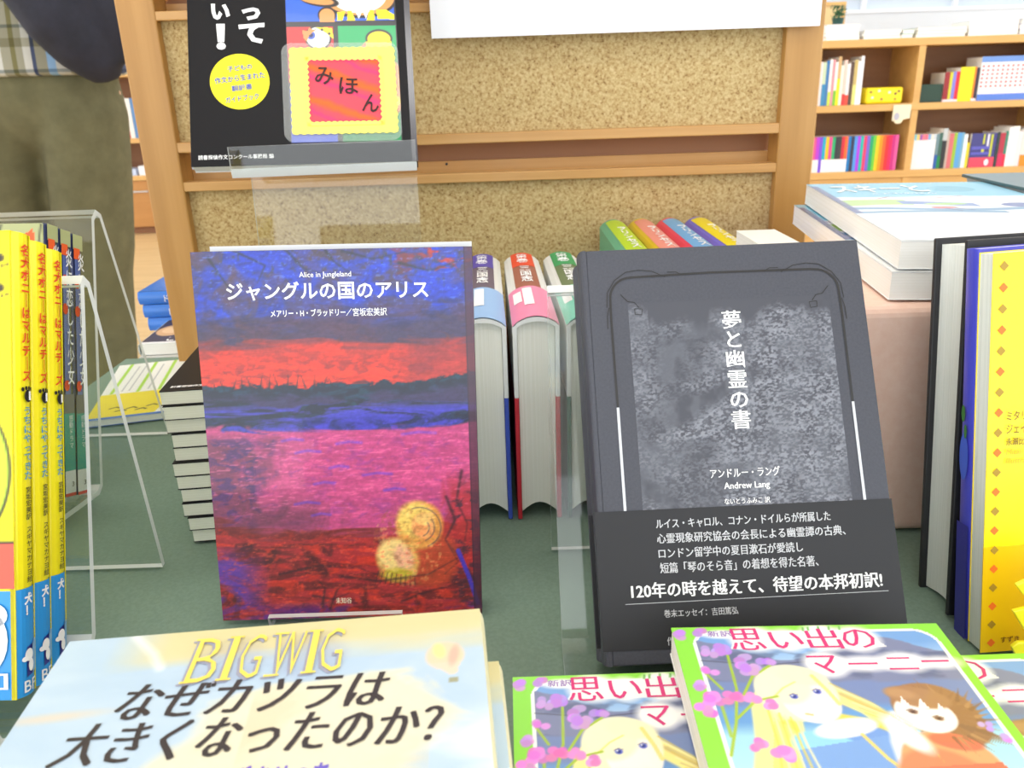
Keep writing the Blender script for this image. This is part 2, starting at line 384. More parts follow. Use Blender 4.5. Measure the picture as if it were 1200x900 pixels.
hz = 119+(n2-.5)*6+2.5*np.exp(-((u-86)/4)**2)+1.5*np.sin(u*.35)*np.exp(-((u-40)/25)**2)+4*st(u, 95, 125)
A.put(st(hz-v, -.6, .6), (24, 34, 56)); A.put(st(hz-v, 0, 1)*st(n2, .5, .7)*.6, (20, 70, 90)); A.put(st(hz-v, 3, 7)*st(n4, .4, .6)*.8, (60, 48, 90))
A.put(st(112-w, 0, 4)*st(n4, .42, .58)*.85, (66, 66, 196)); A.put(st(106-w, 0, 4)*st(n2, .4, .6)*.6, (30, 42, 80))
for x in np.arange(6, 62, 4.3): A.line([(x, 118), (x+math.sin(x)*2, 123+2*math.sin(x*3))], .9, (28, 36, 50), .8, True)
A.put(st(99-w*.6-v*.4, 0, 2)*.95, (196, 74, 128)); A.put(st(97-v, 0, 20)*st(n4, .45, .62)*.5, (222, 88, 140)); A.put(st(97-v, 0, 8)*st(n2, .55, .75)*.5, (140, 60, 140))
A.put(st(97-v, 0, 6)*st(34-u+(n5-.5)*40, 0, 16)*.8, (112, 56, 84)); A.put(st(97-v, 0, 6)*st(30-u+(n5-.5)*30, 0, 10)*st(n2, .45, .6)*.7, (70, 44, 110))
A.put(st(66-v, 0, 12)*st(30-abs(u-32)+(n5-.5)*30, 0, 12)*st(v, 36, 50)*.6, (96, 50, 70))
for (x, y, l) in ((42, 86, 12), (58, 78, 9), (74, 74, 14), (50, 70, 10), (36, 92, 10), (94, 94, 16), (62, 90, 12), (40, 60, 12), (48, 54, 9), (84, 66, 10)):
    A.line([(x, y), (x+l*.5, y+1), (x+l, y+.3)], 1.1, (110, 70, 200), .75, soft=1.2)
gr = 46+(n4-.5)*12+6*st(u, 85, 110)+5*st(20-u, 0, 20)
A.put(st(gr-v, -1, 3), (168, 46, 52)); A.put(st(gr-v, 0, 4)*st(n4, .45, .6)*.85, (104, 36, 40)); A.put(st(gr-v, 0, 3)*st(4-(gr-v), 0, 4)*.8*(u < 82), (72, 48, 50))
A.put(st(gr-v, 2, 8)*st(n2, .5, .65)*.8, (206, 54, 40)); A.put(st(gr-v, 3, 9)*st(n5, .52, .68)*.6, (60, 26, 34))
A.put(st(40-v, 0, 10)*st(26-u, 0, 16)*st(n1, .4, .6)*.85, (92, 62, 176)); A.put(st(9-v, 0, 5)*st(n1, .45, .6)*.75, (88, 44, 150))
A.put(st(u-112+(n5-.5)*14, 0, 6)*st(v, 12, 26)*st(78-v, 0, 16)*.75, (178, 44, 48)); A.put(st(u-114+(n5-.5)*10, 0, 5)*st(n2, .48, .6)*st(76-v, 0, 16)*.8, (66, 38, 56))
A.ell(105, 30, 14, 15, (178, 66, 44), -15, 4); A.ell(100.5, 47.5, 11.5, 12.5, (222, 150, 70), -20, 2); A.ell(98.5, 50.5, 9, 9.5, (246, 206, 104), -20, 3); A.ell(102, 47, 5.5, 6.5, (240, 160, 96), 10, 1.5)
A.ell(103, 51, 4.5, 3.2, (246, 190, 110), 0, 1)
for r_ in (10.4, 7.2, 4.6): A.line([(100.5+r_*math.cos(a), 46.5+r_*math.sin(a)) for a in np.linspace(-1.2, 1.9 if r_ > 8 else .6, 14)], .5, (70, 60, 80), .8)
A.ell(89, 30, 10.5, 11.5, (222, 166, 84), 20, 2.5); A.ell(87, 32, 8, 9, (246, 210, 134), 10, 3); A.ell(92, 31, 4.5, 7, (240, 176, 140), 20, 2); A.ell(88, 22, 8, 3.5, (190, 170, 50), 0, 2)
A.put(((np.hypot((u-94)/17, (v-37)/22) < 1))*st(n3, .55, .75)*.4, (250, 220, 130)); A.put(((np.hypot((u-94)/17, (v-37)/22) < 1))*st(n3, .45, .3)*.35, (150, 90, 50))
for a in np.linspace(0, 1, 9): A.line([(79+a*18, 24-a*3), (77+a*20, 18-a*2)], .5, (60, 40, 40), .7)
for pts in (((114, 62), (118, 50), (113, 40), (119, 28), (112, 22)), ((122, 75), (119, 60), (124, 48), (121, 30)), ((60, 22), (80, 19), (104, 22), (122, 32)), ((30, 24), (50, 28), (70, 26), (84, 20)), ((128, 16), (122, 26), (116, 36)), ((90, 8), (104, 13), (124, 18)), ((50, 6), (52, 16), (49, 20)), ((54, 5), (58, 15), (62, 18)), ((46, 12), (56, 10), (64, 13))):
    A.line(pts, 1.4, (50, 28, 40), .75, True, 1.2)
A.line([(119, 34), (124, 20), (128, 6)], 2.2, (66, 54, 190), .9)
for pts in (((20, 183), (34, 176), (30, 168)), ((44, 183), (52, 174), (60, 172)), ((70, 182), (84, 178), (100, 181)), ((8, 180), (14, 170), (20, 160)), ((62, 183), (66, 177), (76, 170)), ((96, 176), (110, 172), (126, 177))): A.line(pts, 1.3, (30, 36, 40), .75, True, 1)
s1_ = A.fbm(3.5, .8, 90, 3, 1); s2_ = A.fbm(1.2, 1.2, 95, 3)
A.c = A.c*(1+(s1_-.5)[:, None]*.26)*(1+(s2_-.5)[:, None]*.2)
A.put(st(s1_, .62, .8)*st(97-v, 0, 3)*st(v, 50, 60)*.5, (236, 120, 160)); A.put(st(s1_*.6+s2_*.4, .58, .7)*st(48-v, 0, 6)*.45, (226, 88, 60)); A.put(st(s1_*.5+s2_*.5, .60, .7)*st(v, 150, 160)*.4, (90, 130, 226))
A.put((u > 126.3)*.75, (70, 36, 56)); A.line([(126.4, 0), (126.4, 183)], .4, (20, 20, 40), .5)
A.build('jacket_painting', bl, ART_GLOSS)
text('title_lettering', 'ジャングルの国のアリス', (15.2, 159.6, 109.2, 168.2), WHITET, bl, bold=.018, rot=-.4)
text('subtitle_lettering', 'Alice in Jungleland', (49.5, 169.4, 73.6, 172.6), WHITET, bl, bold=.004)
text('author_lettering', 'メアリー・H・ブラッドリー／', (35, 151.8, 73, 155.4), WHITET, bl, bold=.014)
text('translator_lettering', '宮坂宏美訳', (73.5, 151.6, 89.4, 155.4), WHITET, bl, serif=.012)
text('publisher_lettering', '未知谷', (57, 7.6, 65, 10.8), mat((232, 214, 190), .5), bl, serif=.02)

def stand(name, label, loc, prof, w, lip=True, r=0, group=None, thick=.003):
    """bent clear sheet: centre line prof [(y,z)] swept in x; returns thing with one bent sheet and rim"""
    root = thing(name, label, 'book stand', group, loc, r)
    P = [Vector(p) for p in prof]; L, Rr = [], []
    for i, p in enumerate(P):
        d1 = (P[i]-P[i-1]).normalized() if i else (P[1]-P[0]).normalized(); d2 = (P[i+1]-P[i]).normalized() if i < len(P)-1 else d1
        d = (d1+d2).normalized(); n = Vector((-d.y, d.x)); k = thick/2/max(.35, abs(n.dot(Vector((-d1.y, d1.x)))))
        L.append(p+n*k); Rr.append(p-n*k)
    bm = bmesh.new(); rows = []
    for x in (0, w): rows.append(([bm.verts.new((x, q.x, q.y)) for q in L], [bm.verts.new((x, q.x, q.y)) for q in Rr]))
    n = len(P)
    for i in range(n-1):
        for s in (0, 1):
            f = bm.faces.new((rows[0][s][i], rows[0][s][i+1], rows[1][s][i+1], rows[1][s][i]))
            if i and (P[i+1]-P[i]).length < .0065: f.material_index = 1  # bright highlight along tight bends painted with the whitish edge material
        for x in (0, 1):
            f = bm.faces.new((rows[x][0][i], rows[x][0][i+1], rows[x][1][i+1], rows[x][1][i])); f.material_index = 1
    for i in (0, n-1):
        f = bm.faces.new((rows[0][0][i], rows[1][0][i], rows[1][1][i], rows[0][1][i])); f.material_index = 1
    mobj('acrylic_sheet', bm, [ACR, ACRE], root)
    return root
def arc(cy, cz, r, a0, a1, n=5): return [(cy+r*math.cos(R(a0+(a1-a0)*i/n)), cz+r*math.sin(R(a0+(a1-a0)*i/n))) for i in range(n+1)]

# small stand under the painted book
stand('acrylic_book_stand', 'low clear acrylic stand whose lip shows under the painted sunset book', (-.124, 0, 0),
      [(.3385, .009), (.3385, .0030), (.341, .0016), (.366, .0016), (.388, .15), (.392, .152), (.415, .0016)], .066)

# =================================================================== BLACK BOOKS ON STAND C
BC = noise_mat('black_cover_cloth', [(.3, (62, 64, 74)), (.7, (70, 72, 82))], nscale=900, detail=2, rough=.55)
BD = mat((30, 31, 36), .55, key='obi_black')
Mb = posed((.0351, .2797, .0199), .84, 30.07, -.39)
bk = thing('grey_black_hardcover', 'front charcoal hardcover with mottled silver panel and black paper band, leaning on a stand', 'book', 'charcoal ghost story books', (0, 0, 0)); bk.matrix_world = Mb
T2 = .0165
make_book(bk, .1295, .1835, T2, BC, spine=BC, pages=mat((42, 42, 48), .8), hard=True, side='L', round_=.002)
A = Art(21, 64, 113, 157.6, 3.0, (67, 69, 79))
n1 = A.fbm(20, 14, 5, 5, 1.2); n2 = A.fbm(1.1, .7, 8, 3); n3 = A.fbm(8, 7, 12, 3); n4 = A.fbm(6, 9, 15, 3)
top = 157.6-A.v; ed = 18*A.fbm(9, 60, 3, 3)-3; ramp_ = np.clip((top-ed+6*(A.u < 30))/6, 0, 1)
msk = np.clip((n1-.36)*3.2+.38, 0, 1)*np.clip((n2-.38)*4.5, 0, 1)*ramp_
A.put(msk*(.22+.62*n3), (180, 184, 194)); A.put(ramp_*np.clip((n4-.35)*1.4, 0, .35), (120, 124, 134)); A.put(np.clip((n3-.6)*3, 0, .6)*np.clip((n1-.5)*4, 0, .6), (58, 60, 70))
A.build('silver_mottled_panel', bk, ART_SOFT, eps=.0001)
def arcp(cx, cy, r, a0, a1, n=10): return [(cx+r*math.cos(R(a0+(a1-a0)*i/n)), cy+r*math.sin(R(a0+(a1-a0)*i/n))) for i in range(n+1)]
INK = mat((22, 22, 26), .3, .5, key='black_foil'); SILV = mat((205, 208, 214), .3, key='silver_foil', metal=.3)
ribbon('black_frame_line', [[(13.2, 110)]+[(13.0, 150)]+arcp(23, 160, 9.8, 180, 90)+[(60, 170.6), (106, 170.2)]+arcp(108, 160, 10, 90, 0)+[(118.3, 150), (118.3, 108)]], 1.0, INK, bk)
ribbon('silver_frame_line', [[(13.2, 110), (13.2, 64)]], 1.2, SILV, bk); ribbon('silver_frame_line', [[(118.3, 108), (118.3, 64)]], 1.2, SILV, bk)
for s, cx in ((1, 13), (-1, 118.3)):
    cur = [[(cx+s*(p[0]), 160+p[1]) for p in q] for q in (
        [(-1.6, -4), (-1.0, 3), (2.6, 8.6), (8, 12.4), (14, 13.2), (20, 12.4), (26, 9.4)], [(-1.8, -14), (-1.6, -8), (-.6, -4)], [(27, 11.6), (31, 11.6), (34, 10)],
        [(5, 2), (8, -1.5), (11, -2), (13, -4.6)], [(11, -5), (14.5, -5.3), (14, -8), (11, -7.6), (11, -5)])]
    ribbon('black_scroll_ornament', cur, .38, INK, bk)
text('title_lettering', '夢\nと\n幽\n霊\nの\n書', (63.2, 98.0, 71.9, 152.2), WHITET, bk, serif=.014, bold=.004)
text('author_lettering', 'アンドルー・ラング', (51.6, 76.8, 82.4, 80.9), WHITET, bk, serif=.014)
text('author_latin_lettering', 'Andrew Lang', (57.2, 71.0, 77.4, 74.7), WHITET, bk, serif=.02)
text('translator_lettering', 'ないとうふみこ 訳', (56.8, 65.2, 76.8, 67.9), WHITET, bk, serif=.012)
box('paper_band', -.0004, .1299, -.0005, 0, .0062, .0645, BD, bk)
GT = mat((206, 208, 212), .5, key='pale_print')
for b, bx in (('ルイス・キャロル、コナン・ドイルらが所属した', (26, 56.2, 102.2, 60.4)), ('心霊現象研究協会の会長による幽霊譚の古典、', (26, 49.9, 108, 54.2)), ('ロンドン留学中の夏目漱石が愛読し', (26.2, 43.6, 88.8, 47.9)), ('短篇「琴のそら音」の着想を得た名著、', (26.4, 37.3, 94.8, 41.8))):
    text('band_lettering', b, bx, GT, bk, serif=.016, bold=.002, eps=.0007)
text('band_headline', '120年の時を越えて、待望の本邦初訳!', (13.2, 27.2, 121.4, 33.8), WHITET, bk, serif=.022, bold=.006, eps=.0007)
ribbon('band_rule', [[(10.4, 25.2), (123.5, 25.6)]], .22, GT, bk, eps=.0007)
text('band_lettering', '巻末エッセイ：吉田篤弘', (26.6, 19.0, 58.3, 22.2), GT, bk, serif=.012, eps=.0007)
text('band_lettering', '作', (27.0, 7.6, 30, 11), GT, bk, serif=.012, eps=.0007)
bk2 = thing('grey_black_hardcover', 'charcoal hardcover directly behind the front silver-panel one, only its edges showing', 'book', 'charcoal ghost story books')
bk2.matrix_world = Mb @ Matrix.Translation((-.0005, T2+.0008, -.001))
make_book(bk2, .1295, .1835, T2, BC, spine=BC, pages=mat((42, 42, 48), .8), hard=True, side='L', round_=.002)
box('paper_band', -.0006, .1299, -.0005, 0, .0062, .0645, BD, bk2)
# stand C : lip, base, leaning plate, upright strut
yb = .312
c30, s30 = math.cos(R(30)), math.sin(R(30))
stand('acrylic_book_stand', 'clear acrylic stand behind the charcoal books, its left edges showing', (.0195, 0, 0),
      [(.2665, .020), (.2700, .0036), (.2745, .0016), (.3125, .0016), (.3175, .006)]+[(.3175+.168*s30, .006+.168*c30), (.4045, .153), (.4055, .150), (.4045, 0.0016)], .13, group=None)

# =================================================================== SPINE-UP BOOKS
def spine_up(root, w, L, h, spine_m, side_m, page_m, white_top, low_m, bul=.006):
    """book resting on its fore edge: spine on top, foot towards the viewer"""
    n = 10; bd = .0026
    def archz(x): return h-bul+bul*math.sin(math.pi*max(0, min(1, x/w)))**.7
    prof = [(0, h-bul-.004)]+[(w*i/n, archz(w*i/n)) for i in range(n+1)]+[(w, h-bul-.004)]
    inner = [(w-bd, h-bul-.004)]+[(bd+(w-2*bd)*i/n, archz(bd+(w-2*bd)*i/n)-bd) for i in range(n, -1, -1)]+[(bd, h-bul-.004)]
    prism('spine', prof+inner, 'y', 0, L, spine_m, root)
    for a in (0, w-bd):
        bm = bmesh.new(); hz = h*.62
        abox(bm, a, a+bd, 0, L, 0, hz, 1); abox(bm, a, a+bd, 0, L, hz, h-bul-.0035, 0)
        mobj('board', bm, [white_top, low_m], root, bevel=.0005)
    pr = [(bd+.0002+(w-2*bd-.0004)*i/8, .004+.006*math.sin(math.pi*i/8)) for i in range(9)]
    pr += [(bd+.0002+(w-2*bd-.0004)*i/8, archz(bd+(w-2*bd)*i/8)-bd-.0008) for i in range(8, -1, -1)]
    prism('page_block', pr, 'y', .003, L-.003, page_m, root)
    return archz
def arch_patch(name, x0, x1, y0, y1, az, mt, root, eps=.0004):
    bm = bmesh.new(); n = 10
    r = [[bm.verts.new((x0+(x1-x0)*i/n, y, az(x0+(x1-x0)*i/n)+eps)) for i in range(n+1)] for y in (y0, y1)]
    for i in range(n): bm.faces.new((r[0][i], r[0][i+1], r[1][i+1], r[1][i]))
    return mobj(name, bm, mt, root, smooth=True)
CREAMJ = mat((240, 238, 206), .4, .2); WHITEJ = mat((232, 234, 232), .4, .2)
def warp_text(o, az, h):
    for vtx in o.data.vertices: vtx.co.z = az(vtx.co.x)+.0008
specs = [('purple', (84, 72, 176), (150, 190, 236), (60, 84, 190), (104, 92, 110), -.0290, 'leftmost'), ('red', (232, 76, 48), (240, 140, 178), (196, 40, 56), (160, 96, 78), .0012, 'middle'), ('green', (40, 158, 96), (140, 222, 200), (24, 96, 74), (104, 122, 84), .0318, 'rightmost')]
for nm, hc, ob, low, mid, x, pos in specs:
    rt = thing('spine_up_book', f'thick book lying spine up with {nm} spine head, {pos} between the front books', 'book', 'thick books lying spine up behind the front covers', (x, .4411, .0006), 1.3-(x*0))
    az = spine_up(rt, .0268, .187, .1285, WHITEJ, WHITEJ, PG_X, WHITEJ, mat(low, .5))
    arch_patch('spine_panel', .005, .0215, .074, .1875, az, mat(mid, .45), rt)
    arch_patch('spine_head', .005, .0215, .140, .1877, az, mat(hc, .4), rt, .0006)
    arch_patch('paper_band', 0, .0268, -.0004, .074, az, mat(ob, .4), rt, .0008)
    arch_patch('label_panel', .0085, .0145, .026, .068, az, WHITET, rt, .0011); arch_patch('label_panel', .0025, .0075, .036, .062, az, WHITET, rt, .0011)
    t_ = text('title_lettering', '三\n国\n志', (9.5, 88, 17.5, 138), WHITET, rt, 'top', h=.13, bold=.02); warp_text(t_, az, .13)
    t_ = text('volume_lettering', '第\n巻', (8.5, 150, 17.5, 182), WHITET, rt, 'top', h=.13, bold=.01); warp_text(t_, az, .13)
sp4 = [((190, 226, 40), (94, 176, 140), 'lime green'), ((246, 152, 140), (236, 196, 30), 'salmon pink'), ((104, 178, 236), (240, 60, 100), 'sky blue'), ((248, 226, 20), (120, 110, 220), 'bright yellow')]
for i, (sc, sd, nm) in enumerate(sp4):
    rt = thing('spine_up_book', f'book lying spine up with {nm} spine, {["first", "second", "third", "fourth"][i]} of four behind the charcoal book', 'book', 'colourful books lying spine up before the cork', (.0865+.0262*i, .596, .0006), 0)
    az = spine_up(rt, .0248, .163, .1325, mat(sd, .4), WHITEJ, PG_X, mat(sd, .4), mat(sd, .4), .007)
    arch_patch('spine_panel', .0045, .0235, -.0002, .156, az, mat(sc, .4, .2), rt)
    t_ = text('title_lettering', 'プ\nリ\nン\nセ\nス', (9, 20, 17.5, 118), WHITET, rt, 'top', h=.13, bold=.03); warp_text(t_, az, .13)

# =================================================================== CLEAR TALL STAND + GUIDE BOOK
Mg = posed((-.2168, .5806, .206), 6.44, 25.68, .96)
gd = thing('guide_book', 'black book with yellow circle and cartoon panels, high on a clear holder', 'book'); gd.matrix_world = Mg
BK = mat((17, 16, 20), .4, 0, .22, key='gloss_black')
make_book(gd, .1555, .235, .011, BK, back=WHITEJ, spine=BK, pages=PG_WHITE, side='R')
G = lambda n, p, c, e=.0003: flat_poly(n, p, mat(c, .35, .3), gd, e)
flat_poly('yellow_disc', [circle(34.7, 61.2, 20.4, 48)], mat((250, 240, 20), .4), gd)
BT = mat((40, 70, 200), .5)
for b, bx in (('子どもの', (26.5, 69.2, 43.5, 73.2)), ('作文から生まれた', (17.5, 61.4, 52, 66.2)), ('翻訳書', (29, 54.6, 43, 58.8)), ('ガイドブック', (24.5, 46.6, 47.5, 51.2))):
    text('disc_lettering', b, bx, BT, gd, bold=.008 if b == '翻訳書' else .014, rot=7, eps=.0006)
text('title_lettering', 'い', (16.5, 107, 29.5, 119), WHITET, gd, bold=.05)
text('title_lettering', '！', (19.5, 84.8, 26, 104), WHITET, gd, bold=.05)
text('title_lettering', 'っ', (37.5, 106.5, 50.5, 116), WHITET, gd, bold=.05); text('title_lettering', 'て', (35, 89, 53, 104.5), WHITET, gd, bold=.05)
text('publisher_lettering', '読書探偵作文コンクール事務局 編', (5, 4.8, 56, 8.2), WHITET, gd, bold=.012)
A = Art(68, 14, 146, 150, 2.0, (36, 34, 40))
bk_ = (40, 34, 36)
A.poly([(68.5, 105), (145, 106), (145, 150), (68.5, 150)], (40, 96, 214)); A.poly([(68.5, 60), (101, 60), (101, 101.5), (68.5, 101)], (206, 40, 44))
A.poly([(104.4, 17), (145.4, 17.5), (145.4, 102), (104.4, 101.5)], (20, 160, 92)); A.poly([(69, 15.6), (101, 16), (101, 58), (69, 58)], (60, 90, 210))
A.poly([(104.4, 15.5), (145.4, 16), (145.4, 24), (104.4, 24)], (24, 140, 84))
A.ell(121, 122, 26, 14.5, bk_); A.ell(121, 122.5, 24.4, 12.8, (222, 150, 84)); A.ell(120, 125, 20, 13.5, (248, 248, 244))
A.ell(92, 121, 14, 4.5, bk_, -10); A.ell(90, 121.5, 12.5, 3.2, (222, 150, 84), -10)
A.ell(97, 110, 6.5, 6.2, bk_); A.ell(97, 110, 5.4, 5, (224, 152, 90)); A.poly([(92, 105), (102.5, 105), (102.5, 109), (92, 109)], (224, 152, 90))
A.poly([(104, 106), (108, 106), (110, 113), (104.5, 112)], (248, 226, 30)); A.poly([(111, 106), (117, 106), (114.5, 113.5), (112, 113.5)], (248, 226, 30)); A.poly([(125, 106), (131, 106), (130, 114), (127.5, 114)], (248, 226, 30))
A.poly([(132, 114), (133, 107), (138, 107), (145, 106), (145, 110), (139, 114)], (248, 226, 30)); A.poly([(117, 113), (122, 113), (119.6, 107)], (250, 250, 250)); A.poly([(122.5, 113), (126.6, 113), (124.6, 107)], (250, 250, 250))
A.ell(90, 93, 9.5, 9, bk_, -25); A.ell(90, 93, 8.2, 7.8, (250, 250, 250), -25); A.ell(85, 95, 3.2, 3.2, (60, 90, 190)); A.ell(85, 95, 1.6, 1.6, (20, 30, 80))
A.poly([(80, 93), (79, 99), (83, 98), (84, 101), (87, 99), (90, 100), (84, 95), (82, 90)], (206, 140, 80)); A.poly([(88, 101), (95, 101), (100, 100), (101, 92), (95, 97)], (248, 226, 30)); A.ell(93, 99, 1, 1, bk_); A.ell(98, 96, 1, 1, bk_)
A.ell(133, 92, 9.5, 7, bk_); A.ell(133, 91.6, 8.2, 5.8, (248, 226, 30)); A.poly([(124, 82), (142, 82), (142, 90), (124, 90)], (248, 226, 30)); A.poly([(124, 80), (142, 80), (142, 85.5), (124, 85.5)], (190, 70, 120)); A.poly([(119, 85), (124, 82), (124, 90)], (214, 140, 110)); A.ell(143, 55, 5, 20, (220, 150, 90)); A.ell(143, 45, 3, 4, (240, 226, 40))
A.build('cartoon_panels', gd, ART_GLOSS)
box('plastic_spine_cover', .1520, .1562, -.0006, .0118, 0, .235, mat((60, 58, 66), .15, .8), gd)
# sample tag
tg = thing('sample_tag', 'laminated red and yellow stamp shaped sample tag stuck on the black book', 'tag'); tg.matrix_world = Mg @ Matrix.Translation((0, -.0006, 0))
LM = bpy.data.materials.new('laminate'); LM.use_nodes = True; nt = LM.node_tree; nt.nodes.clear()
o_ = N(LM, 'ShaderNodeOutputMaterial'); t1 = N(LM, 'ShaderNodeBsdfTransparent'); p1 = N(LM, 'ShaderNodeBsdfPrincipled'); m1 = N(LM, 'ShaderNodeMixShader')
p1.inputs['Base Color'].default_value = (.75, .77, .75, 1); p1.inputs['Roughness'].default_value = .2; m1.inputs[0].default_value = .14
nt.links.new(t1.outputs[0], m1.inputs[1]); nt.links.new(p1.outputs[0], m1.inputs[2]); nt.links.new(m1.outputs[0], o_.inputs[0])
def rrect(x0, y0, x1, y1, r): return arcp(x1-r, y1-r, r, 0, 90, 6)+arcp(x0+r, y1-r, r, 90, 180, 6)+arcp(x0+r, y0+r, r, 180, 270, 6)+arcp(x1-r, y0+r, r, 270, 360, 6)
def zig(x0, y0, x1, y1, n, m_, a):
    p = []
    for i in range(n): t0 = x0+(x1-x0)*i/n; p += [(t0, y0), (t0+(x1-x0)/n/2, y0-a)]
    for i in range(m_): t0 = y0+(y1-y0)*i/m_; p += [(x1, t0), (x1+a, t0+(y1-y0)/m_/2)]
    for i in range(n): t0 = x1-(x1-x0)*i/n; p += [(t0, y1), (t0-(x1-x0)/n/2, y1+a)]
    for i in range(m_): t0 = y1-(y1-y0)*i/m_; p += [(x0, t0), (x0-a, t0-(y1-y0)/m_/2)]
    return p
prism('laminate_film', [(a/1000, b/1000) for a, b in rrect(64, 15.5, 146, 88.5, 7)], 'y', -.0008, -.0004, LM, tg)
flat_poly('stamp_paper', [zig(70, 21.5, 143, 84.5, 14, 12, .9)], mat((250, 240, 110), .5), tg, .0010)
A = Art(82, 29.5, 132.5, 75.5, 2.2, (232, 74, 90)); w = A.u*.42+A.v+6*(A.fbm(12, 12, 3, 3)-.5)
for a in (52, 76, 100, 122): A.put(np.clip(1-abs(w-a-6)/4.5, 0, 1)*1.2, (240, 100, 34)); A.put(np.clip(1-abs(w-a+3)/3, 0, 1)*.8, (222, 50, 120))
A.build('stamp_picture', tg, ART_MATTE, eps=.0013)
zz = zig(83, 30.5, 131.5, 74.5, 12, 11, 1.3)
bmz = []
for i in range(0, len(zz), 2):
    a, b, c = zz[i], zz[i+1], zz[(i+2) % len(zz)]; bmz.append([a, b, c])
outer = [(80.5, 28.3), (134, 28.3), (134, 77), (80.5, 77)]
flat_poly('stamp_inner_border', [[(80.5, 27), (134, 27), (134, 30), (80.5, 30)], [(80.5, 75), (134, 75), (134, 78), (80.5, 78)], [(80.5, 27), (83, 27), (83, 78), (80.5, 78)], [(131.5, 27), (134, 27), (134, 78), (131.5, 78)]], mat((250, 240, 110), .5), tg, .0015)
flat_poly('stamp_perforation', bmz, mat((232, 74, 90), .5), tg, .0017)
MK = mat((50, 20, 20), .6)
text('tag_lettering', 'み', (87, 57, 100, 70), MK, tg, bold=.012, rot=-4, eps=.0019); text('tag_lettering', 'ほ', (103.5, 49.5, 117, 62), MK, tg, bold=.012, rot=-4, eps=.0019); text('tag_lettering', 'ん', (119.5, 36, 131, 49.5), MK, tg, bold=.012, rot=-8, eps=.0019)
# holder: lip + shelf + back plate + tall leg
hs = stand('tall_acrylic_stand', 'tall clear acrylic stand holding the black guide book above the table', (-.187, .575, 0),
      [(-.004, .2190), (-.004, .2040), (-.0015, .1998), (.0175, .1995), (.0195, .2030), (.0760, .3200), (.079, .3215), (.082, .320), (.040, .0016), (-.02, .0016)], .126, r=6.4)

# =================================================================== LEFT: YELLOW BOOKS
YEL = mat((250, 236, 20), .4, .2, key='yellow_cover'); OBIB = mat((40, 150, 226), .4, .2, key='obi_blue')
My = posed((-.3309, .2643, .0288), 0, 20.2, 1.0)
yb_ = thing('yellow_puppy_book', 'yellow book with blue paper band and red spine title, frontmost of its three', 'book', 'yellow puppy books on the left stand'); yb_.matrix_world = My
TY = .0132
make_book(yb_, .13, .188, TY, YEL, pages=PG_WHITE, side='R', round_=.0035)
A = Art(60, 44.5, 128.6, 187.5, 1.2, (250, 236, 20))
A.poly([(60, 44), (130, 44), (130, 63), (60, 63)], (236, 96, 76)); A.ell(104, 92, 24, 32, (40, 40, 40)); A.ell(104, 92, 23, 31, (200, 226, 60)); A.line([(60, 63), (130, 63)], 1, (40, 40, 40))
for x, y in ((124.5, 177), (124.3, 165)):
    A.ell(x, y, 1.9, 1.7, (70, 60, 50))
    for k in range(4): A.ell(x-3+k*2, y-2.6-.7*math.sin(k), .55, .6, (70, 60, 50))
A.build('cover_picture', yb_, ART_SOFT)
bm = bmesh.new(); n = 10
bl_ = .0035; prof = [(.06, -.0004)]+[(.130-bl_*(1-math.sin(math.pi*i/n))+.0004, TY*(1-math.cos(math.pi*i/n))/2) for i in range(n+1)]+[(.06, TY+.0004)]
for a, b in zip(prof, prof[1:]): bm.faces.new([bm.verts.new(q) for q in ((a[0], a[1], .0), (b[0], b[1], .0), (b[0], b[1], .0435), (a[0], a[1], .0435))])
bmesh.ops.remove_doubles(bm, verts=bm.verts, dist=1e-6)
mobj('paper_band', bm, OBIB, yb_)
def sx_(y): 
    s = min(1, max(0, y/TY)); i = math.acos(1-2*s); return .130-bl_*(1-math.sin(i))
def spine_text(name, body, bx, mt, root, **k):
    o = text(name, body, bx, mt, root, 'right', w=.13, **k)
    for vx in o.data.vertices: vx.co.x = sx_(vx.co.y)+.0007
    return o
RT = mat((226, 66, 30), .5)
spine_text('title_lettering', '名\n犬\nポ\nニ\n｜\nは\nマ\nル\nチ\n｜\nズ', (4.0, 127.5, 10.4, 183.5), RT, yb_, bold=.02)
spine_text('subtitle_lettering', 'う\nち\nに\nや\nっ\nて\nき\nた', (4.4, 87.5, 9.6, 117), mat((60, 150, 190), .5), yb_, bold=.015)
spine_text('author_lettering', '宮\n坂\n宏\n美\n訳', (5.2, 71, 9.0, 84.5), BLACKT, yb_, bold=.01)
spine_text('illustrator_lettering', 'ス\nギ\nヤ\nマ\nカ\nナ\nヨ\n絵', (5.2, 45.5, 9.0, 68), BLACKT, yb_, bold=.006)
spine_text('band_headline', '犬\n！', (3.6, 32.5, 8.6, 41.5), WHITET, yb_, bold=.05)
spine_text('band_lettering', '小\nさ\nく\nた\nっ\nて', (9.6, 19, 12, 40.5), WHITET, yb_, bold=.005)
spine_text('band_lettering', 'BF', (3.2, 1.5, 10.6, 6.2), WHITET, yb_, bold=.01)
def sidepoly(name, polys, mt, root, e=.0008):
    bm = bmesh.new()
    for pts in polys: bm.faces.new([bm.verts.new((sx_(p[0]/1000)+e, p[0]/1000, p[1]/1000)) for p in pts])
    return mobj(name, bm, mt, root)
sidepoly('door_emblem', [[(4.5, 7.5), (10.2, 8.2), (10.2, 20.5), (4.5, 19.5)]], mat((52, 52, 150), .4), yb_)
sidepoly('door_emblem', [[(7.6, 8.2), (10.4, 9.5), (10.4, 22), (7.6, 20.3)]], mat((130, 180, 226), .4), yb_, .0010)
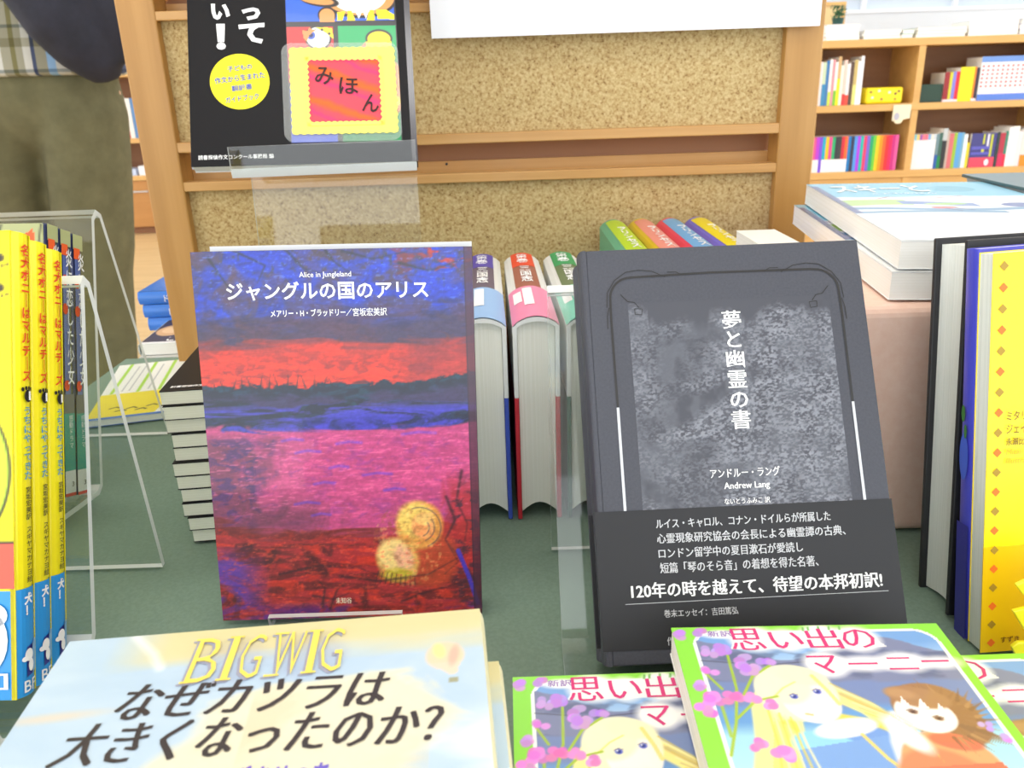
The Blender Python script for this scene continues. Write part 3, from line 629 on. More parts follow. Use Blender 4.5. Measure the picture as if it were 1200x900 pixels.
sidepoly('white_dog_emblem', [circle(5.3, 16.5, 2.2, 16, 2.6), circle(6.3, 12.2, 1.5, 14, 2.6), circle(3.2, 15.2, 1.4, 12, 1.1)], WHITET, yb_, .0012)
sidepoly('paw_emblem', [circle(7.6, 121.5, 2.6, 16, 2.6)]+[circle(4.2+k*1.9, 124.2+.5*math.sin(k), .8, 10, .9) for k in range(4)], BLACKT, yb_)
spine_text('paw_numeral', '1', (6.9, 119.8, 8.3, 123.4), WHITET, yb_, bold=.02).data.transform(Matrix.Translation((.0006, 0, 0)))
flat_poly('band_white_shape', [circle(114, 24, 12, 24, 15), circle(120, 34, 6, 20, 5)], WHITET, yb_, .0007)
text('band_front_lettering', '!]', (120, 4.5, 126, 11), WHITET, yb_, bold=.02, eps=.0008)
for k, lb in ((1, 'yellow book with blue paper band and red spine title, middle of its three'), (2, 'yellow book with blue paper band and red spine title, rearmost of its three')):
    dup(yb_, My @ Matrix.Translation((-.0022*k, .0158*k, -.0008*k)), lb)
# stand B
c20, s20 = math.cos(R(20)), math.sin(R(20))
y0 = .3115
stand('acrylic_book_stand', 'front clear acrylic stand on the left, holding the yellow books', (-.318, 0, 0),
      [(.246, .030), (.249, .0165), (.2535, .0150), (.318, .0100)]+[(.322, .014), (.322+.165*s20, .014+.165*c20), (.381, .171), (.384, .168), (.4005, .0016)], .1165, thick=.0034)
# =================================================================== LEFT BACK: FLAME BOOKS
NAVY = mat((58, 66, 110), .4, .2, key='navy_cover')
Mf = posed((-.3957, .466, .0168), 0, 19.4, 1.0)
fb = thing('flame_girl_book', 'small navy book with teal paper band on the rear left stand, rearmost of its three', 'book', 'navy books with teal bands on the rear left stand'); fb.matrix_world = Mf
TF = .0125; wf = .1157
make_book(fb, wf, .167, TF, mat((176, 180, 130), .5), spine=NAVY, pages=PG_WHITE, side='R', round_=.002)
A = Art(0, 55, 114, 166.5, .9, (178, 184, 132)); A.poly([(0, 55), (114, 55), (114, 146), (0, 146)], (70, 80, 130))
A.poly([(90, 152), (108, 164), (110, 150)], (236, 96, 40)); A.poly([(60, 150), (82, 164), (80, 148)], (236, 96, 40)); A.poly([(20, 150), (40, 163), (44, 148)], (236, 96, 40))
for x in (12, 50, 86, 110): A.line([(x, 146), (x+3, 167)], .8, (40, 40, 40))
A.build('cover_picture', fb, ART_SOFT)
def fsx(y): return wf+.0006
def fpatch(name, y0, y1, z0, z1, c, e=.0005, el=False):
    bm = bmesh.new()
    pts = [(y0, z0), (y1, z0), (y1, z1), (y0, z1)] if not el else circle((y0+y1)/2, (z0+z1)/2, (y1-y0)/2, 16, (z1-z0)/2)
    bm.faces.new([bm.verts.new((wf+e, p[0]/1000, p[1]/1000)) for p in pts]); return mobj(name, bm, mat(c, .4), fb)
fpatch('spine_head_patch', .6, 12, 157, 166.8, (178, 184, 132)); fpatch('blue_figure', 2.5, 8.5, 64, 157, (92, 112, 176)); fpatch('orange_triangle', 1, 8, 151, 158, (240, 96, 40), .0008)
for z in (132, 114, 66): fpatch('red_shoe_shape', 1, 7, z, z+7, (222, 50, 40), .0009, True)
fpatch('teal_band', .3, 12.3, 16, 52, (44, 160, 150), .0007); fpatch('white_band', .3, 12.3, 2, 16, (236, 238, 240), .0007); fpatch('red_band', .3, 12.3, 0, 2, (220, 40, 50), .0007); fpatch('grey_panel', .3, 12.3, 52, 64, (110, 110, 116), .0007)
for v_ in (fb,):
    text('title_lettering', '炎\nに\n恋\nし\nた\n少\n女', (4, 70, 11.5, 155), WHITET, fb, 'right', w=wf+.0012, bold=.008)
    text('band_lettering', '感\n動\nド\nラ\nマ', (5, 30, 9.5, 51), WHITET, fb, 'right', w=wf+.0008)
    text('band_lettering', '3', (7, 6, 9.5, 9), BLACKT, fb, 'right', w=wf+.0008)
dup(fb, Mf @ Matrix.Translation((0, -.0142, .0006)), 'small navy book with teal paper band on the rear left stand, middle of its three')
dup(fb, Mf @ Matrix.Translation((0, -.0284, .0012)), 'small navy book with teal band on the rear left stand, front one of three')
stand('acrylic_book_stand', 'rear clear acrylic stand on the left, holding the navy books', (-.398, 0, 0),
      [(.412, .030), (.4145, .0185), (.419, .0165), (.480, .0090)]+[(.485, .012), (.485+.176*s20, .012+.176*c20), (.551, .181), (.556, .178), (.5955, .0016)], .124, thick=.0034)

# =================================================================== FLAT STACK OF BLACK GUIDE BOOKS
tn = .0086
offs = [(0, 0), (.001, -.001), (.0005, .001), (.003, 0), (.0025, .001), (.0015, -.001), (.002, 0), (.003, .001), (.003, 0), (.0055, -.001), (.006, .001)]
first = None
for i in range(11):
    ztop = .0958-tn*i-.0002
    Mx = posed((-.1995+offs[i][0], .4305+offs[i][1]-.0006*i, ztop), 5.5, 90)
    ordn = ['topmost', 'second', 'third', 'fourth', 'fifth', 'sixth', 'seventh', 'eighth', 'ninth', 'tenth', 'bottom'][i]
    lb = f'flat black guide book in the stack beside the sunset book, {ordn}' + (' from the top' if 0 < i < 10 else ' of the stack')
    if i == 0:
        first = thing('flat_guide_book', lb, 'book', 'flat stack of black guide books'); first.matrix_world = Mx
        make_book(first, .128, .19, tn, BK, back=BK, spine=BK, pages=PG_CREAM, side='R')
        text('publisher_lettering', '読書探偵作文コンクール事務局', (5, 4.5, 48, 8), WHITET, first, bold=.02)
    else:
        dup(first, Mx, lb)

# magazines and books lying behind them
mg = thing('white_magazine', 'thin white magazine with green lines and yellow lower strip, lying on the green cloth', 'magazine'); mg.matrix_world = posed((-.348, .613, .0065), 14, 90)
make_book(mg, .092, .150, .0058, mat((240, 242, 236), .4, .2), back=mat((60, 110, 200), .4), pages=PG_WHITE, side='R')
A = Art(0, 0, 91, 150, 1.3, (242, 244, 238)); A.poly([(0, 4), (52, 4), (66, 62), (0, 62)], (244, 226, 30)); A.poly([(0, 0), (91, 0), (91, 4), (0, 4)], (60, 120, 210))
for k in (8, 30, 48): A.line([(k, 64), (k+4, 150)], 3, (170, 220, 60))
for k in (16, 22, 38): A.line([(k, 68), (k+4, 140)], 1, (170, 176, 180))
for x, y in ((20, 16), (28, 20), (36, 15), (44, 22), (14, 24)): A.line([(x, y), (x+5, y+3), (x+8, y)], 1.6, (40, 40, 30))
A.poly([(66, 90), (91, 90), (91, 140), (72, 140)], (90, 100, 100)); A.build('cover_picture', mg, ART_SOFT)
db = thing('photo_cover_book', 'white edged book with dark cover photo of loaves, lying before the blue stack', 'book'); db.matrix_world = posed((-.388, .810, .0125), 3, 90)
make_book(db, .058, .095, .012, WHITEJ, pages=PG_WHITE, side='L')
A = Art(2, 2, 57, 94, 1.3, (66, 54, 62)); A.ell(20, 50, 16, 22, (214, 170, 116)); A.ell(20, 52, 11, 14, (232, 196, 146)); A.ell(48, 66, 14, 16, (170, 150, 150)); A.poly([(2, 2), (57, 2), (57, 6), (2, 6)], (240, 240, 240)); A.build('cover_picture', db, ART_SOFT)
text('title_lettering', 'ごはん', (26, 8, 56, 24), WHITET, db, bold=.04)
BLU = mat((40, 116, 214), .35, .3, key='blue_cover')
for i in range(3):
    ztop = .0460-.0152*i; Mx = posed((-.4220+.0035*i, .905-.001*i, ztop), 1.5, 90)
    lb = ['top', 'middle', 'bottom'][i]+' blue book of the small stack beside the wooden post'
    if i == 0:
        fbk = thing('blue_book', lb, 'book', 'stack of three blue books'); fbk.matrix_world = Mx
        # spine faces the viewer: build with spine on the near edge
        box('front_cover', 0, .15, 0, .0006, .0015, .14, BLU, fbk); box('back_cover', 0, .15, .0140, .0146, .0015, .14, BLU, fbk)
        box('page_block', .002, .148, .0007, .0139, .002, .138, PG_WHITE, fbk)
        pr = [(t_*.0146, .0016-.0026*math.sin(math.pi*t_)) for t_ in [k/8 for k in range(9)]]+[(.0146, .004), (0, .004)]
        prism('spine', pr, 'x', 0, .15, BLU, fbk)
        text('spine_lettering', 'ドン・キホーテ', (0, 0, 1, 1), WHITET, fbk).data.transform(Matrix.Translation((.03, 0, -.0016)) @ Matrix(((55, 0, 0, 0), (0, 0, -8, .0115), (0, 1, 0, 0), (0, 0, 0, 1))))
        flat_poly('white_print_panel', [[(35, 30), (140, 30), (140, 130), (35, 130)]], mat((150, 196, 240), .5), fbk)
    else: dup(fbk, Mx, lb)

# =================================================================== FRONT: BIG WIG BOOKS
Mw = posed((-.1233, .021, .0950), 4.5, 90)
bw = thing('big_wig_book', 'pale blue paperback with yellow latin title and balloon, topmost of the front left stack', 'book', 'stack of pale blue paperbacks at the front'); bw.matrix_world = Mw
make_book(bw, .127, .1875, .0128, mat((214, 226, 232), .35, .25), back=mat((220, 214, 180), .4), spine=mat((226, 220, 180), .4), pages=PG_WHITE, side='R')
A = Art(0, 0, 125.8, 187.5, 1.5, (178, 202, 224))
c1 = A.fbm(60, 12, 61, 4, 1); c2 = A.fbm(30, 18, 71, 5, 1.5); v, u = A.v, A.u
A.put(st(c2, .4, .7)*.35, (206, 222, 234))
A.put(st(v+(c1-.5)*16, 168, 178)*st(u, 14, 32), (216, 208, 164)); A.put(st(v+(c1-.5)*10, 174, 182)*st(u, 22, 40)*.6, (214, 204, 150))
A.put(st(1.15-np.hypot((u-84)/30, (v-144)/17)+(c2-.5)*1.0, 0, .18)*.95, (228, 222, 196)); A.put(st(1.1-np.hypot((u-70)/34, (v-120)/22)+(c2-.5)*1.0, 0, .2)*.9, (226, 220, 194)); A.put(st(1.1-np.hypot((u-60)/60, (v-60)/50)+(c2-.5), 0, .3)*.7, (240, 232, 206))
A.put(st(c2, .5, .66)*st(24-abs(v-136), 0, 8)*(abs(u-86) < 24)*.5, (214, 200, 166)); A.ell(9, 154, 12, 1.6, (214, 202, 186), 3, 2, .8)
A.put(st(u-112+(c1-.5)*30, 0, 12)*st(150-v, 0, 12)*.7, (230, 238, 240))
A.ell(114.5, 166.2, 5.6, 5.8, (236, 206, 176), 0, 1); A.poly([(110, 163), (119, 163), (117.6, 158), (115.4, 158)], (238, 208, 186)); A.ell(112.8, 168.5, 1.8, 3.4, (242, 222, 150), 10, 1); A.ell(117, 166, 1.4, 4.4, (232, 178, 160), -10, 1)
A.poly([(115.2, 154.4), (118, 154.6), (118, 156.4), (115.4, 156.4)], (160, 160, 130))
A.line([(20, 187), (28, 178), (32, 171)], 2.4, (246, 248, 250), .6, soft=2)
for (x0, x1) in ((41, 61), (63.5, 84)): 
    A.put(st(1-np.hypot((u-(x0+x1)/2-1)/12.5, (v-171.6)/12.5), 0, .35)*.16, (130, 130, 180))
A.build('cover_picture', bw, ART_SOFT)
YT = mat((248, 222, 96), .5); SH = mat((160, 162, 184), .6)
def bigwig(dx, dy, mt, e):
    for ch, x0, x1 in (('B', 42.6, 50.4), ('I', 52.6, 54.6), ('G', 56.6, 62.8), ('W', 66.0, 74.6), ('I', 76.4, 78.4), ('G', 79.8, 86.2)):
        text('title_latin_lettering', ch, (x0+dx-1.8, 163+dy, x1+dx-1.8, 182.6+dy), mt, bw, bold=-.018, serif=.008, eps=e)
        for y_ in (163, 182):
            if ch in 'IWB': ribbon('title_serif', [[(x0+dx-3, y_+dy+.3), (x0+dx+1.2, y_+dy+.3)]], .8, mt, bw, eps=e)
bigwig(-.8, -.6, SH, .0004); bigwig(0, 0, YT, .0007)
DK = mat((52, 44, 48), .5, key='dark_brown_print')
text('title_lettering', 'なぜカツラは', (25, 149.2, 99, 163), DK, bw, serif=.03, bold=-.004, shear=.22, rot=-2.3)
text('title_lettering', '大きくなったのか？', (15, 134, 114, 148.6), DK, bw, serif=.03, bold=-.004, shear=.2, rot=-2.0)
text('author_lettering', 'やざきせつあ', (57, 122, 86, 130.5), mat((110, 96, 196), .5), bw, bold=.03, rot=-2)
for k in range(1, 7):
    lb = 'pale blue paperback, '+('second from top of the front left stack' if k == 1 else ['third', 'fourth', 'fifth', 'sixth', 'bottom one'][k-2]+' down in the front left stack')
    dup(bw, posed((-.1233+(.0042 if k == 1 else .002*math.sin(k*2)), .021-(.008 if k == 1 else .003*k**.5), .0950-.0134*k), 4.5-(.4 if k == 1 else 0), 90), lb)

# =================================================================== FRONT: GREEN BORDER CHILDREN'S BOOKS
GRN = mat((146, 226, 70), .35, .3, key='lime_cover')
Mm = posed((.0545, .103, .0508), -1.5, 90)
ma = thing('green_border_book', 'lime bordered paperback with two drawn children, lying on top of the right front pile', 'book', 'lime bordered children paperbacks'); ma.matrix_world = Mm
TM = .0122
make_book(ma, .103, .1605, TM, GRN, back=mat((240, 240, 236), .4), spine=GRN, pages=PG_WHITE, side='R')
A = Art(0, 0, 102, 160.5, 2.2, (146, 228, 70)); v, u = A.v, A.u; c2 = A.fbm(10, 5, 5, 4, 1); c3 = A.fbm(16, 6, 15, 4, 1)
rr_ = lambda x0, y0, x1, y1, r: rrect(x0, y0, x1, y1, r)
A.poly(rr_(6.6, -12, 98.4, 157.5, 8), (244, 250, 246)); A.poly(rr_(7.8, -12, 97.2, 156.2, 7), (122, 168, 226))
ins = (u > 7.8) & (u < 97.2) & (v < 156.2)
A.put(ins*st(v, 150, 140)*.8, (186, 216, 246)); A.put(ins*st(147+6*np.sin(u*.09+1.2)+(c2-.5)*3-v, 0, .8), (128, 136, 172)); A.put(ins*st(c2, .5, .65)*st(v, 128, 132)*st(148-v, 0, 4)*.6, (86, 96, 130))
A.put(ins*st(130-v+(c2-.5)*3, 0, 1.5), (120, 140, 190)); A.put(ins*st(118+(c3-.5)*4-v, 0, 4), (104, 160, 220)); A.put(ins*st(110-v, 0, 6), (168, 222, 238)); A.put(ins*st(100-v, 0, 20), (188, 236, 240))
A.line([(8, 141), (30, 138), (50, 140), (80, 137), (97, 139)], .6, (80, 84, 104), .8)
def halo(cx, cy, rx, ry, s=3): A.ell(cx, cy, rx, ry, (252, 252, 252), 0, s)
halo(18.5, 156, 7.5, 2.6, 1.5); halo(30, 153, 9.5, 7.5); halo(42, 152, 7, 6.5); halo(56, 153, 9, 8); halo(68, 152, 9, 7.5); halo(52, 138, 8, 7); halo(66, 138, 10, 4); halo(80, 138.5, 9, 5.5); halo(93, 138, 7, 3.2); A.poly([(20, 147), (78, 147), (72, 157), (24, 157)], (252, 252, 252), .8)
for x, y in ((52, 157.6), (56, 157.8), (60, 157.8), (50, 157.4), (64, 157.8)): A.line([(x, y), (x+.4, y+1.8)], .8, (120, 190, 90))
skin = (254, 246, 240)
# blonde child
for pts, wd, c in ((((46, 126), (58, 116), (66, 104), (70, 92)), 7, (252, 238, 150)), (((28, 118), (25, 100), (20, 84), (14, 60)), 16, (252, 240, 160)), (((44, 112), (58, 108), (70, 98)), 5, (240, 216, 90)), (((30, 108), (28, 90), (30, 70)), 6, (244, 222, 96)), (((50, 124), (64, 112), (72, 106)), 1.5, (210, 190, 120))): A.line(pts, wd, c, 1, soft=1)
A.poly([(26, 112), (20, 92), (14, 60), (36, 60), (36, 100)], (250, 234, 130)); A.ell(50, 92, 18, 17, (118, 160, 226), -20, 1); A.ell(40, 98, 12, 7, (150, 214, 240), -20, 1); A.poly([(30, 98), (62, 104), (74, 60), (26, 60)], (126, 168, 228)); A.ell(48, 107, 11, 4, (250, 250, 250), 12, .8); A.line([(52, 104), (56, 94), (60, 88)], 1.3, (244, 216, 120)); A.line([(66, 112), (62, 100), (60, 86)], 5, (236, 240, 250), soft=1.5)
A.ell(37, 124, 14, 14, (254, 248, 206), 10, 1); A.ell(40.5, 119.5, 9.6, 10.5, skin, 15, .8); A.ell(33.5, 127.5, 9.5, 9.5, (254, 248, 210), 0, 2); A.ell(41, 132, 9, 4.5, (254, 248, 206), -15, 1.5); A.line([(29, 122), (33, 126), (38, 129)], .7, (246, 226, 120), .8); A.line([(45, 132), (48, 124), (49.6, 118)], 1.6, (246, 226, 130), .9)
for ex, ey in ((35.6, 121.8), (44.2, 124)): A.ell(ex, ey, 1.35, 1.2, (76, 96, 200), 0, .6); A.ell(ex, ey, .6, .6, (30, 40, 120)); A.ell(ex-.45, ey+.4, .35, .35, (255, 255, 255)); A.line([(ex-1.6, ey+.6), (ex, ey+1.4), (ex+1.5, ey+.8)], .3, (120, 110, 130))
A.line([(37, 113.6), (39, 113)], .6, (220, 180, 80))
# brown haired child
A.ell(80, 115, 13.5, 12.5, (166, 122, 84), -12, 1); A.ell(84, 108, 10, 9.5, (160, 118, 84), -25, 1)
for a in range(0, 360, 16): A.line([(81, 114), (81+14.8*math.cos(R(a)), 113.5+13.6*math.sin(R(a)))], 3.6, (158, 114, 78), .9, True)
for k in range(6): A.line([(84+k*1.6, 108-k*.6), (91+k*1.2, 100-k*.3)], 1.6, (142, 104, 78), .8, True)
A.ell(74.6, 90, 15, 15, (244, 168, 116), 0, 1); A.ell(70, 84, 14, 14, (242, 140, 100), 0, 2); A.ell(80, 100.5, 8, 3.4, (236, 120, 90), -14, .8); A.poly([(60, 90), (90, 92), (94, 60), (58, 60)], (242, 120, 90))
A.ell(76, 112.6, 9.4, 8.2, skin, -20, .8); A.ell(77.5, 120.6, 9, 4.6, (174, 130, 90), -14, 1.5)
for k in range(5): A.line([(71+k*3.4, 121), (70.5+k*3.2, 115.8-k*.5)], 1.7, (172, 128, 90), .9, True)
for ex, ey in ((72.4, 114.6), (80, 110.8)): A.ell(ex, ey, 1.9, 1.2, (130, 94, 74), -15, .5); A.ell(ex, ey, .8, .8, (70, 44, 40)); A.line([(ex-2, ey+1), (ex, ey+1.6), (ex+2, ey+.4)], .4, (90, 60, 50))
for k in range(26):
    a = -100+k*9.5; c0 = (82+4*math.cos(R(a)), 112+4*math.sin(R(a))); L_ = 12.5+1.6*math.sin(k*2.3)
    if 150 < a+100 < 175: continue
    if c0[0]+L_*math.cos(R(a)) > 79 or a > 20: A.line([(c0[0]+6*math.cos(R(a)), c0[1]+6*math.sin(R(a))), (c0[0]+L_*math.cos(R(a+10)), c0[1]+L_*math.sin(R(a+10)))], 1.5, [(140, 100, 72), (186, 142, 98), (160, 118, 84)][k % 3], .85, True)
A.ell(76, 112.6, 9.4, 8.0, skin, -20, .8)
A.ell(77, 120.6, 10.4, 5.0, (176, 132, 92), -16, 1); A.ell(72, 122.5, 5, 2.4, (192, 148, 104), -14, 1.5)
for p_ in ([(69.5, 116), (71.5, 121), (73, 116)], [(75, 115.5), (77.4, 120), (78.6, 115)], [(80.5, 113.5), (82.5, 117.6), (83.6, 113)]): A.poly(p_, skin)
for ex, ey in ((72.4, 113.8), (79.4, 110.6)): A.ell(ex, ey, 1.5, .95, (140, 104, 80), -15, .5); A.ell(ex, ey, .6, .6, (80, 50, 44)); A.line([(ex-1.7, ey+.8), (ex, ey+1.3), (ex+1.6, ey+.3)], .3, (110, 76, 60))
for k in range(7): A.line([(50+k*1.1, 128-k*2.4), (60+k*1.6, 119-k*2.2), (70+k*.4, 108-k*2.6)], .7, [(226, 200, 96), (250, 240, 180), (206, 190, 130)][k % 3], .8, True)
for k in range(6): A.line([(25+k*1.6, 116-k), (24+k*1.8, 100), (20+k*3, 78)], .8, [(238, 214, 90), (252, 244, 190)][k % 2], .8)
A.ell(66, 104, 4, 9, (252, 252, 252), 30, 2)
# flowers
for pts in (((8, 96), (13, 110), (17, 126), (18, 144)), ((17, 120), (24, 132), (32, 138)), ((14, 112), (22, 120), (30, 122)), ((10, 104), (10, 118)), ((12, 126), (8, 134))): A.line(pts, 1, (170, 200, 60))
rs = random.Random(4)
for cx, cy, n_, c, s in ((4, 156, 5, (196, 150, 222), 3.4), (10, 157, 4, (190, 140, 220), 3), (17, 148, 6, (190, 146, 226), 4), (11, 146, 4, (196, 156, 226), 3.2), (22, 142, 6, (196, 150, 226), 3.6), (24, 136, 7, (200, 150, 226), 4), (31, 138.5, 5, (190, 140, 220), 3.2), (10, 136, 3, (206, 140, 222), 3.0), (3, 128, 4, (206, 150, 226), 3.2), (8, 121, 6, (226, 130, 214), 3.8), (15, 122, 5, (236, 124, 196), 3.4), (21, 121, 5, (240, 140, 206), 3.2), (27, 119, 5, (236, 140, 210), 3.0), (4, 116, 5, (230, 130, 214), 3.4), (24, 96, 6, (238, 150, 220), 4), (18, 100, 4, (230, 140, 214), 3), (93, 107, 3, (206, 170, 232), 2.2), (97, 102, 3, (196, 150, 226), 2.4)):
    for k in range(n_): A.ell(cx+rs.uniform(-1, 1)*s*.7, cy+rs.uniform(-1, 1)*s*.6, s*.60, s*.52, tuple(min(255, q+rs.randint(-16, 22)) for q in c), rs.uniform(0, 90), .5)
A.build('cover_picture', ma, ART_GLOSS)
MG = mat((222, 60, 128), .45)
for ch, bx in (('思', (20.8, 146.4, 33.6, 159)), ('い', (36, 147, 48, 156.6)), ('出', (49.5, 146.4, 62, 158.2)), ('の', (63, 146.6, 75, 157.4)), ('マ', (46.2, 133, 56.5, 142.6)), ('ー', (60, 137.4, 70.5, 138.4)), ('ニ', (73.6, 134.4, 84, 141)), ('ー', (86.4, 138.2, 96.2, 139.2))):
    text('title_lettering', ch, bx, MG, ma, serif=.014 if ch in '思出いのマ' else 0, bold=-.008)
text('title_small_lettering', '新訳', (13.2, 154.4, 22.4, 158), mat((150, 110, 190), .5), ma)
dup(ma, posed((.0545, .1035, .0508-.0130), -1.5, 90), 'unused'); 
# the second copy sits lower left, third lower right, piles below them
prev = [o for o in bpy.data.objects if o.get('label') == 'unused'][0]
prev.matrix_world = posed((-.0035, .0935, .0376), 0, 90); prev['label'] = 'lime bordered paperback lower left, half covered by the top copy'
dup(ma, posed((.1005, .0975, .0376), 0, 90), 'lime bordered paperback lower right, mostly hidden under the top copy')
for k in (1, 2):
    dup(ma, posed((-.0025+.001*k, .0925, .0376-.0125*k), 0, 90), ['', 'lime bordered paperback in the lower left pile, middle one', 'lime bordered paperback in the lower left pile, bottom one'][k])
    dup(ma, posed((.1005-.0006*k, .0965, .0376-.0125*k), 0, 90), ['', 'lime bordered paperback in the lower right pile, middle one', 'lime bordered paperback in the lower right pile, bottom one'][k])

# =================================================================== RIGHT: YELLOW DIAMOND BOOK + OTHERS
Mt = posed((.2097, .3037, .0016), 0, 9, -2.7)
mi = thing('yellow_diamond_book', 'bright yellow book with a column of orange and brown diamonds at the right edge', 'book'); mi.matrix_world = Mt
YM = mat((252, 226, 16), .35, .3, key='diamond_yellow')
make_book(mi, .125, .1805, .0104, YM, pages=pages_mat('pages_grey', (216, 220, 212), (236, 238, 230)), side='R', hard=False)
di, db2 = [], []
for k in range(20):
    y = 175-k*8.96; x = 4.6-.015*k; p = [(x-1.9, y), (x, y-2.1), (x+1.9, y), (x, y+2.1)]; (di if k % 2 else db2).append(p)
for nm_, lst, c_ in (('orange_diamond', di, (250, 120, 40)), ('brown_diamond', db2, (176, 140, 44))):
    for p in lst: flat_poly(nm_, [p], mat(c_, .5), mi, .00025 if p[0][1] > 53 else .0008)
TB = mat((120, 84, 20), .5)
text('author_lettering', 'ミタリ', (7.6, 108.6, 15.8, 112.6), TB, mi, bold=.004, eps=.0009); text('author_lettering', 'ジェイ', (7.6, 102.8, 16.2, 106.8), TB, mi, bold=.004, eps=.0009); text('translator_lettering', '永瀬比', (7.7, 97.4, 15.6, 100.8), TB, mi, bold=.006, eps=.0009)
text('latin_lettering', 'Mitali', (7.8, 93.2, 15, 95.8), mat((214, 180, 30), .5), mi, shear=.2, eps=.0009); text('latin_lettering', 'Illustra', (7.8, 89.2, 16.4, 91.8), mat((214, 180, 30), .5), mi, shear=.2, eps=.0009)
box('paper_band', -.0003, .1255, -.0006, 0, 0, .0508, mat((248, 204, 14), .35, .3), mi)
text('publisher_lettering', 'すずき', (8.6, 4.4, 17, 7.4), mat((120, 60, 20), .5), mi, bold=.008, eps=.0009)
vi = thing('violet_book', 'violet blue book just behind the yellow diamond book, spine side showing', 'book'); vi.matrix_world = Mt @ Matrix.Translation((-.0005, .0108, .0005))
VM = mat((74, 76, 200), .35, .3)
make_book(vi, .125, .1815, .0095, VM, side='L', pages=PG_CREAM, round_=.001)
bm = bmesh.new(); bm.faces.new([bm.verts.new((-.0006, y/1000, z/1000)) for y, z in ((.2, 0), (9.3, 0), (9.3, 56), (.2, 56))]); mobj('paper_band', bm, mat((54, 50, 150), .4), vi)
bm = bmesh.new()
for c_ in (circle(6, 108, 1.5, 10, 4), circle(4, 100, 1.2, 10, 3.4)): bm.faces.new([bm.verts.new((-.0008, y/1000, z/1000)) for y, z in c_])
mobj('green_leaf_print', bm, mat((60, 120, 60), .5), vi)
bm = bmesh.new(); bm.faces.new([bm.verts.new((-.0007, y/1000, z/1000)) for y, z in circle(5, 88, 3.4, 20, 11)]); mobj('blue_swirl_print', bm, mat((70, 100, 210), .5), vi)
K2 = mat((38, 38, 42), .5, key='board_black')
bh = thing('black_hardcover', 'black hardcover with cream pages standing behind the violet book at the right', 'book'); bh.matrix_world = posed((.2090, .3312, .0012), 0, 8, -1.7)
make_book(bh, .134, .1814, .0294, K2, pages=pages_mat('pages_pale', (226, 229, 221), (242, 243, 236)), side='R', hard=True)
# yellow folded paper pop at the edge
yp = thing('yellow_folded_card', 'glossy yellow folded card ornament with pointed tips before the diamond book', 'ornament', loc=(.2055, .285, .0006))
YG = mat((246, 232, 30), .3, .4)
for pts in ([(0, .0500), (.004, .0522), (.034, .056), (.036, .030), (.010, .040), (.004, .0452)], [(.0012, .0372), (.006, .0385), (.036, .036), (.036, .012), (.014, .020), (.008, .0272)], [(.0040, .0188), (.0062, .0212), (.036, .022), (.036, .0), (.012, .0), (.0085, .0105)]):
    prism('card_petal', pts, 'y', -.001, .001, YG, yp, bevel=.0004)

# =================================================================== RIGHT: PINK BLOCK AND WHITE BOOKS
pb = box('pink_covered_block', .163, .46, .412, .592, 0, .1362, PINK, None, bevel=.006, seg=4); tag(pb, 'pale pink cloth covered block under the white picture books', 'riser')
def flatbook(name, label, M_, w, h, t, cov, pages, group=None, side='R', hard=False):
    r = thing(name, label, 'book', group); r.matrix_world = M_; make_book(r, w, h, t, cov, pages=pages, side=side, hard=hard); return r
wp = flatbook('white_picture_book', 'thick picture book with sky and hills cover, topmost on the pink block', posed((.206, .422, .1690), -8.9, 90), .135, .2575, .0152, mat((238, 240, 240), .35, .2), PG_WHITE, 'thick picture books on the pink block')
A = Art(.3, .3, 133.6, 257, 1.0, (246, 248, 248)); c2 = A.fbm(30, 14, 5, 4, 1); v, u = A.v, A.u
A.put(st(v+(c2-.5)*20, 170, 176), (110, 192, 222)); A.put(st(v-(40+.9*u), 150, 154)*0, (0, 0, 0))
A.put(st(14-abs(v-140-6*np.sin(u*.06))+(c2-.5)*8, 0, 2)*(u < 46), (170, 206, 90)); A.put(st(6-abs(v-112-5*np.sin(u*.05+1)), 0, 2), (90, 140, 180)); A.put(st(5-abs(v-98-4*np.sin(u*.04)), 0, 2)*(u < 90), (90, 140, 176))
A.put(st(9-abs(v-136-8*np.sin(u*.05)), 0, 2)*(u > 40)*(u < 84), (100, 130, 190)); A.ell(66, 134, 13, 5, (160, 206, 90)); A.ell(60, 118, 8, 5, (226, 96, 80)); A.line([(60, 114), (66, 104)], 2, (60, 70, 110)); A.line([(66, 115), (74, 106)], 2, (60, 70, 110)); A.ell(110, 126, 12, 10, (70, 90, 160)); A.line([(0, 168), (30, 162), (40, 172), (70, 164), (90, 174)], 2, (150, 90, 100)); A.ell(96, 214, 16, 18, (70, 170, 200)); 
A.put(st(6-u, 0, 2)*st(v, 96, 98)*st(244-v, 0, 10)*.9, (40, 50, 120))
A.build('cover_picture', wp, ART_GLOSS)
text('title_lettering', 'スキーと', (12, 198, 78, 240), WHITET, wp, bold=.02, eps=.0005); text('subtitle_lettering', 'こどものほん', (34, 186, 78, 193), WHITET, wp, bold=.01, eps=.0005)
dup(wp, posed((.2025, .4205, .1528), -7.7, 90), 'thick picture book under the topmost one, its blue cover edge showing left')
flatbook('cream_book', 'plain cream book lying flat left of the white picture books', posed((.166, .475, .1485), 0, 90), .029, .113, .0120, mat((244, 242, 232), .5), PG_WHITE)
flatbook('slate_book', 'slate blue covered flat book behind the picture books at the right edge', posed((.372, .575, .1718), -4, 90), .12, .115, .034, mat((70, 104, 112), .35, .2), pages_mat('pages_blueish', (176, 186, 192), (200, 208, 212)), hard=True)

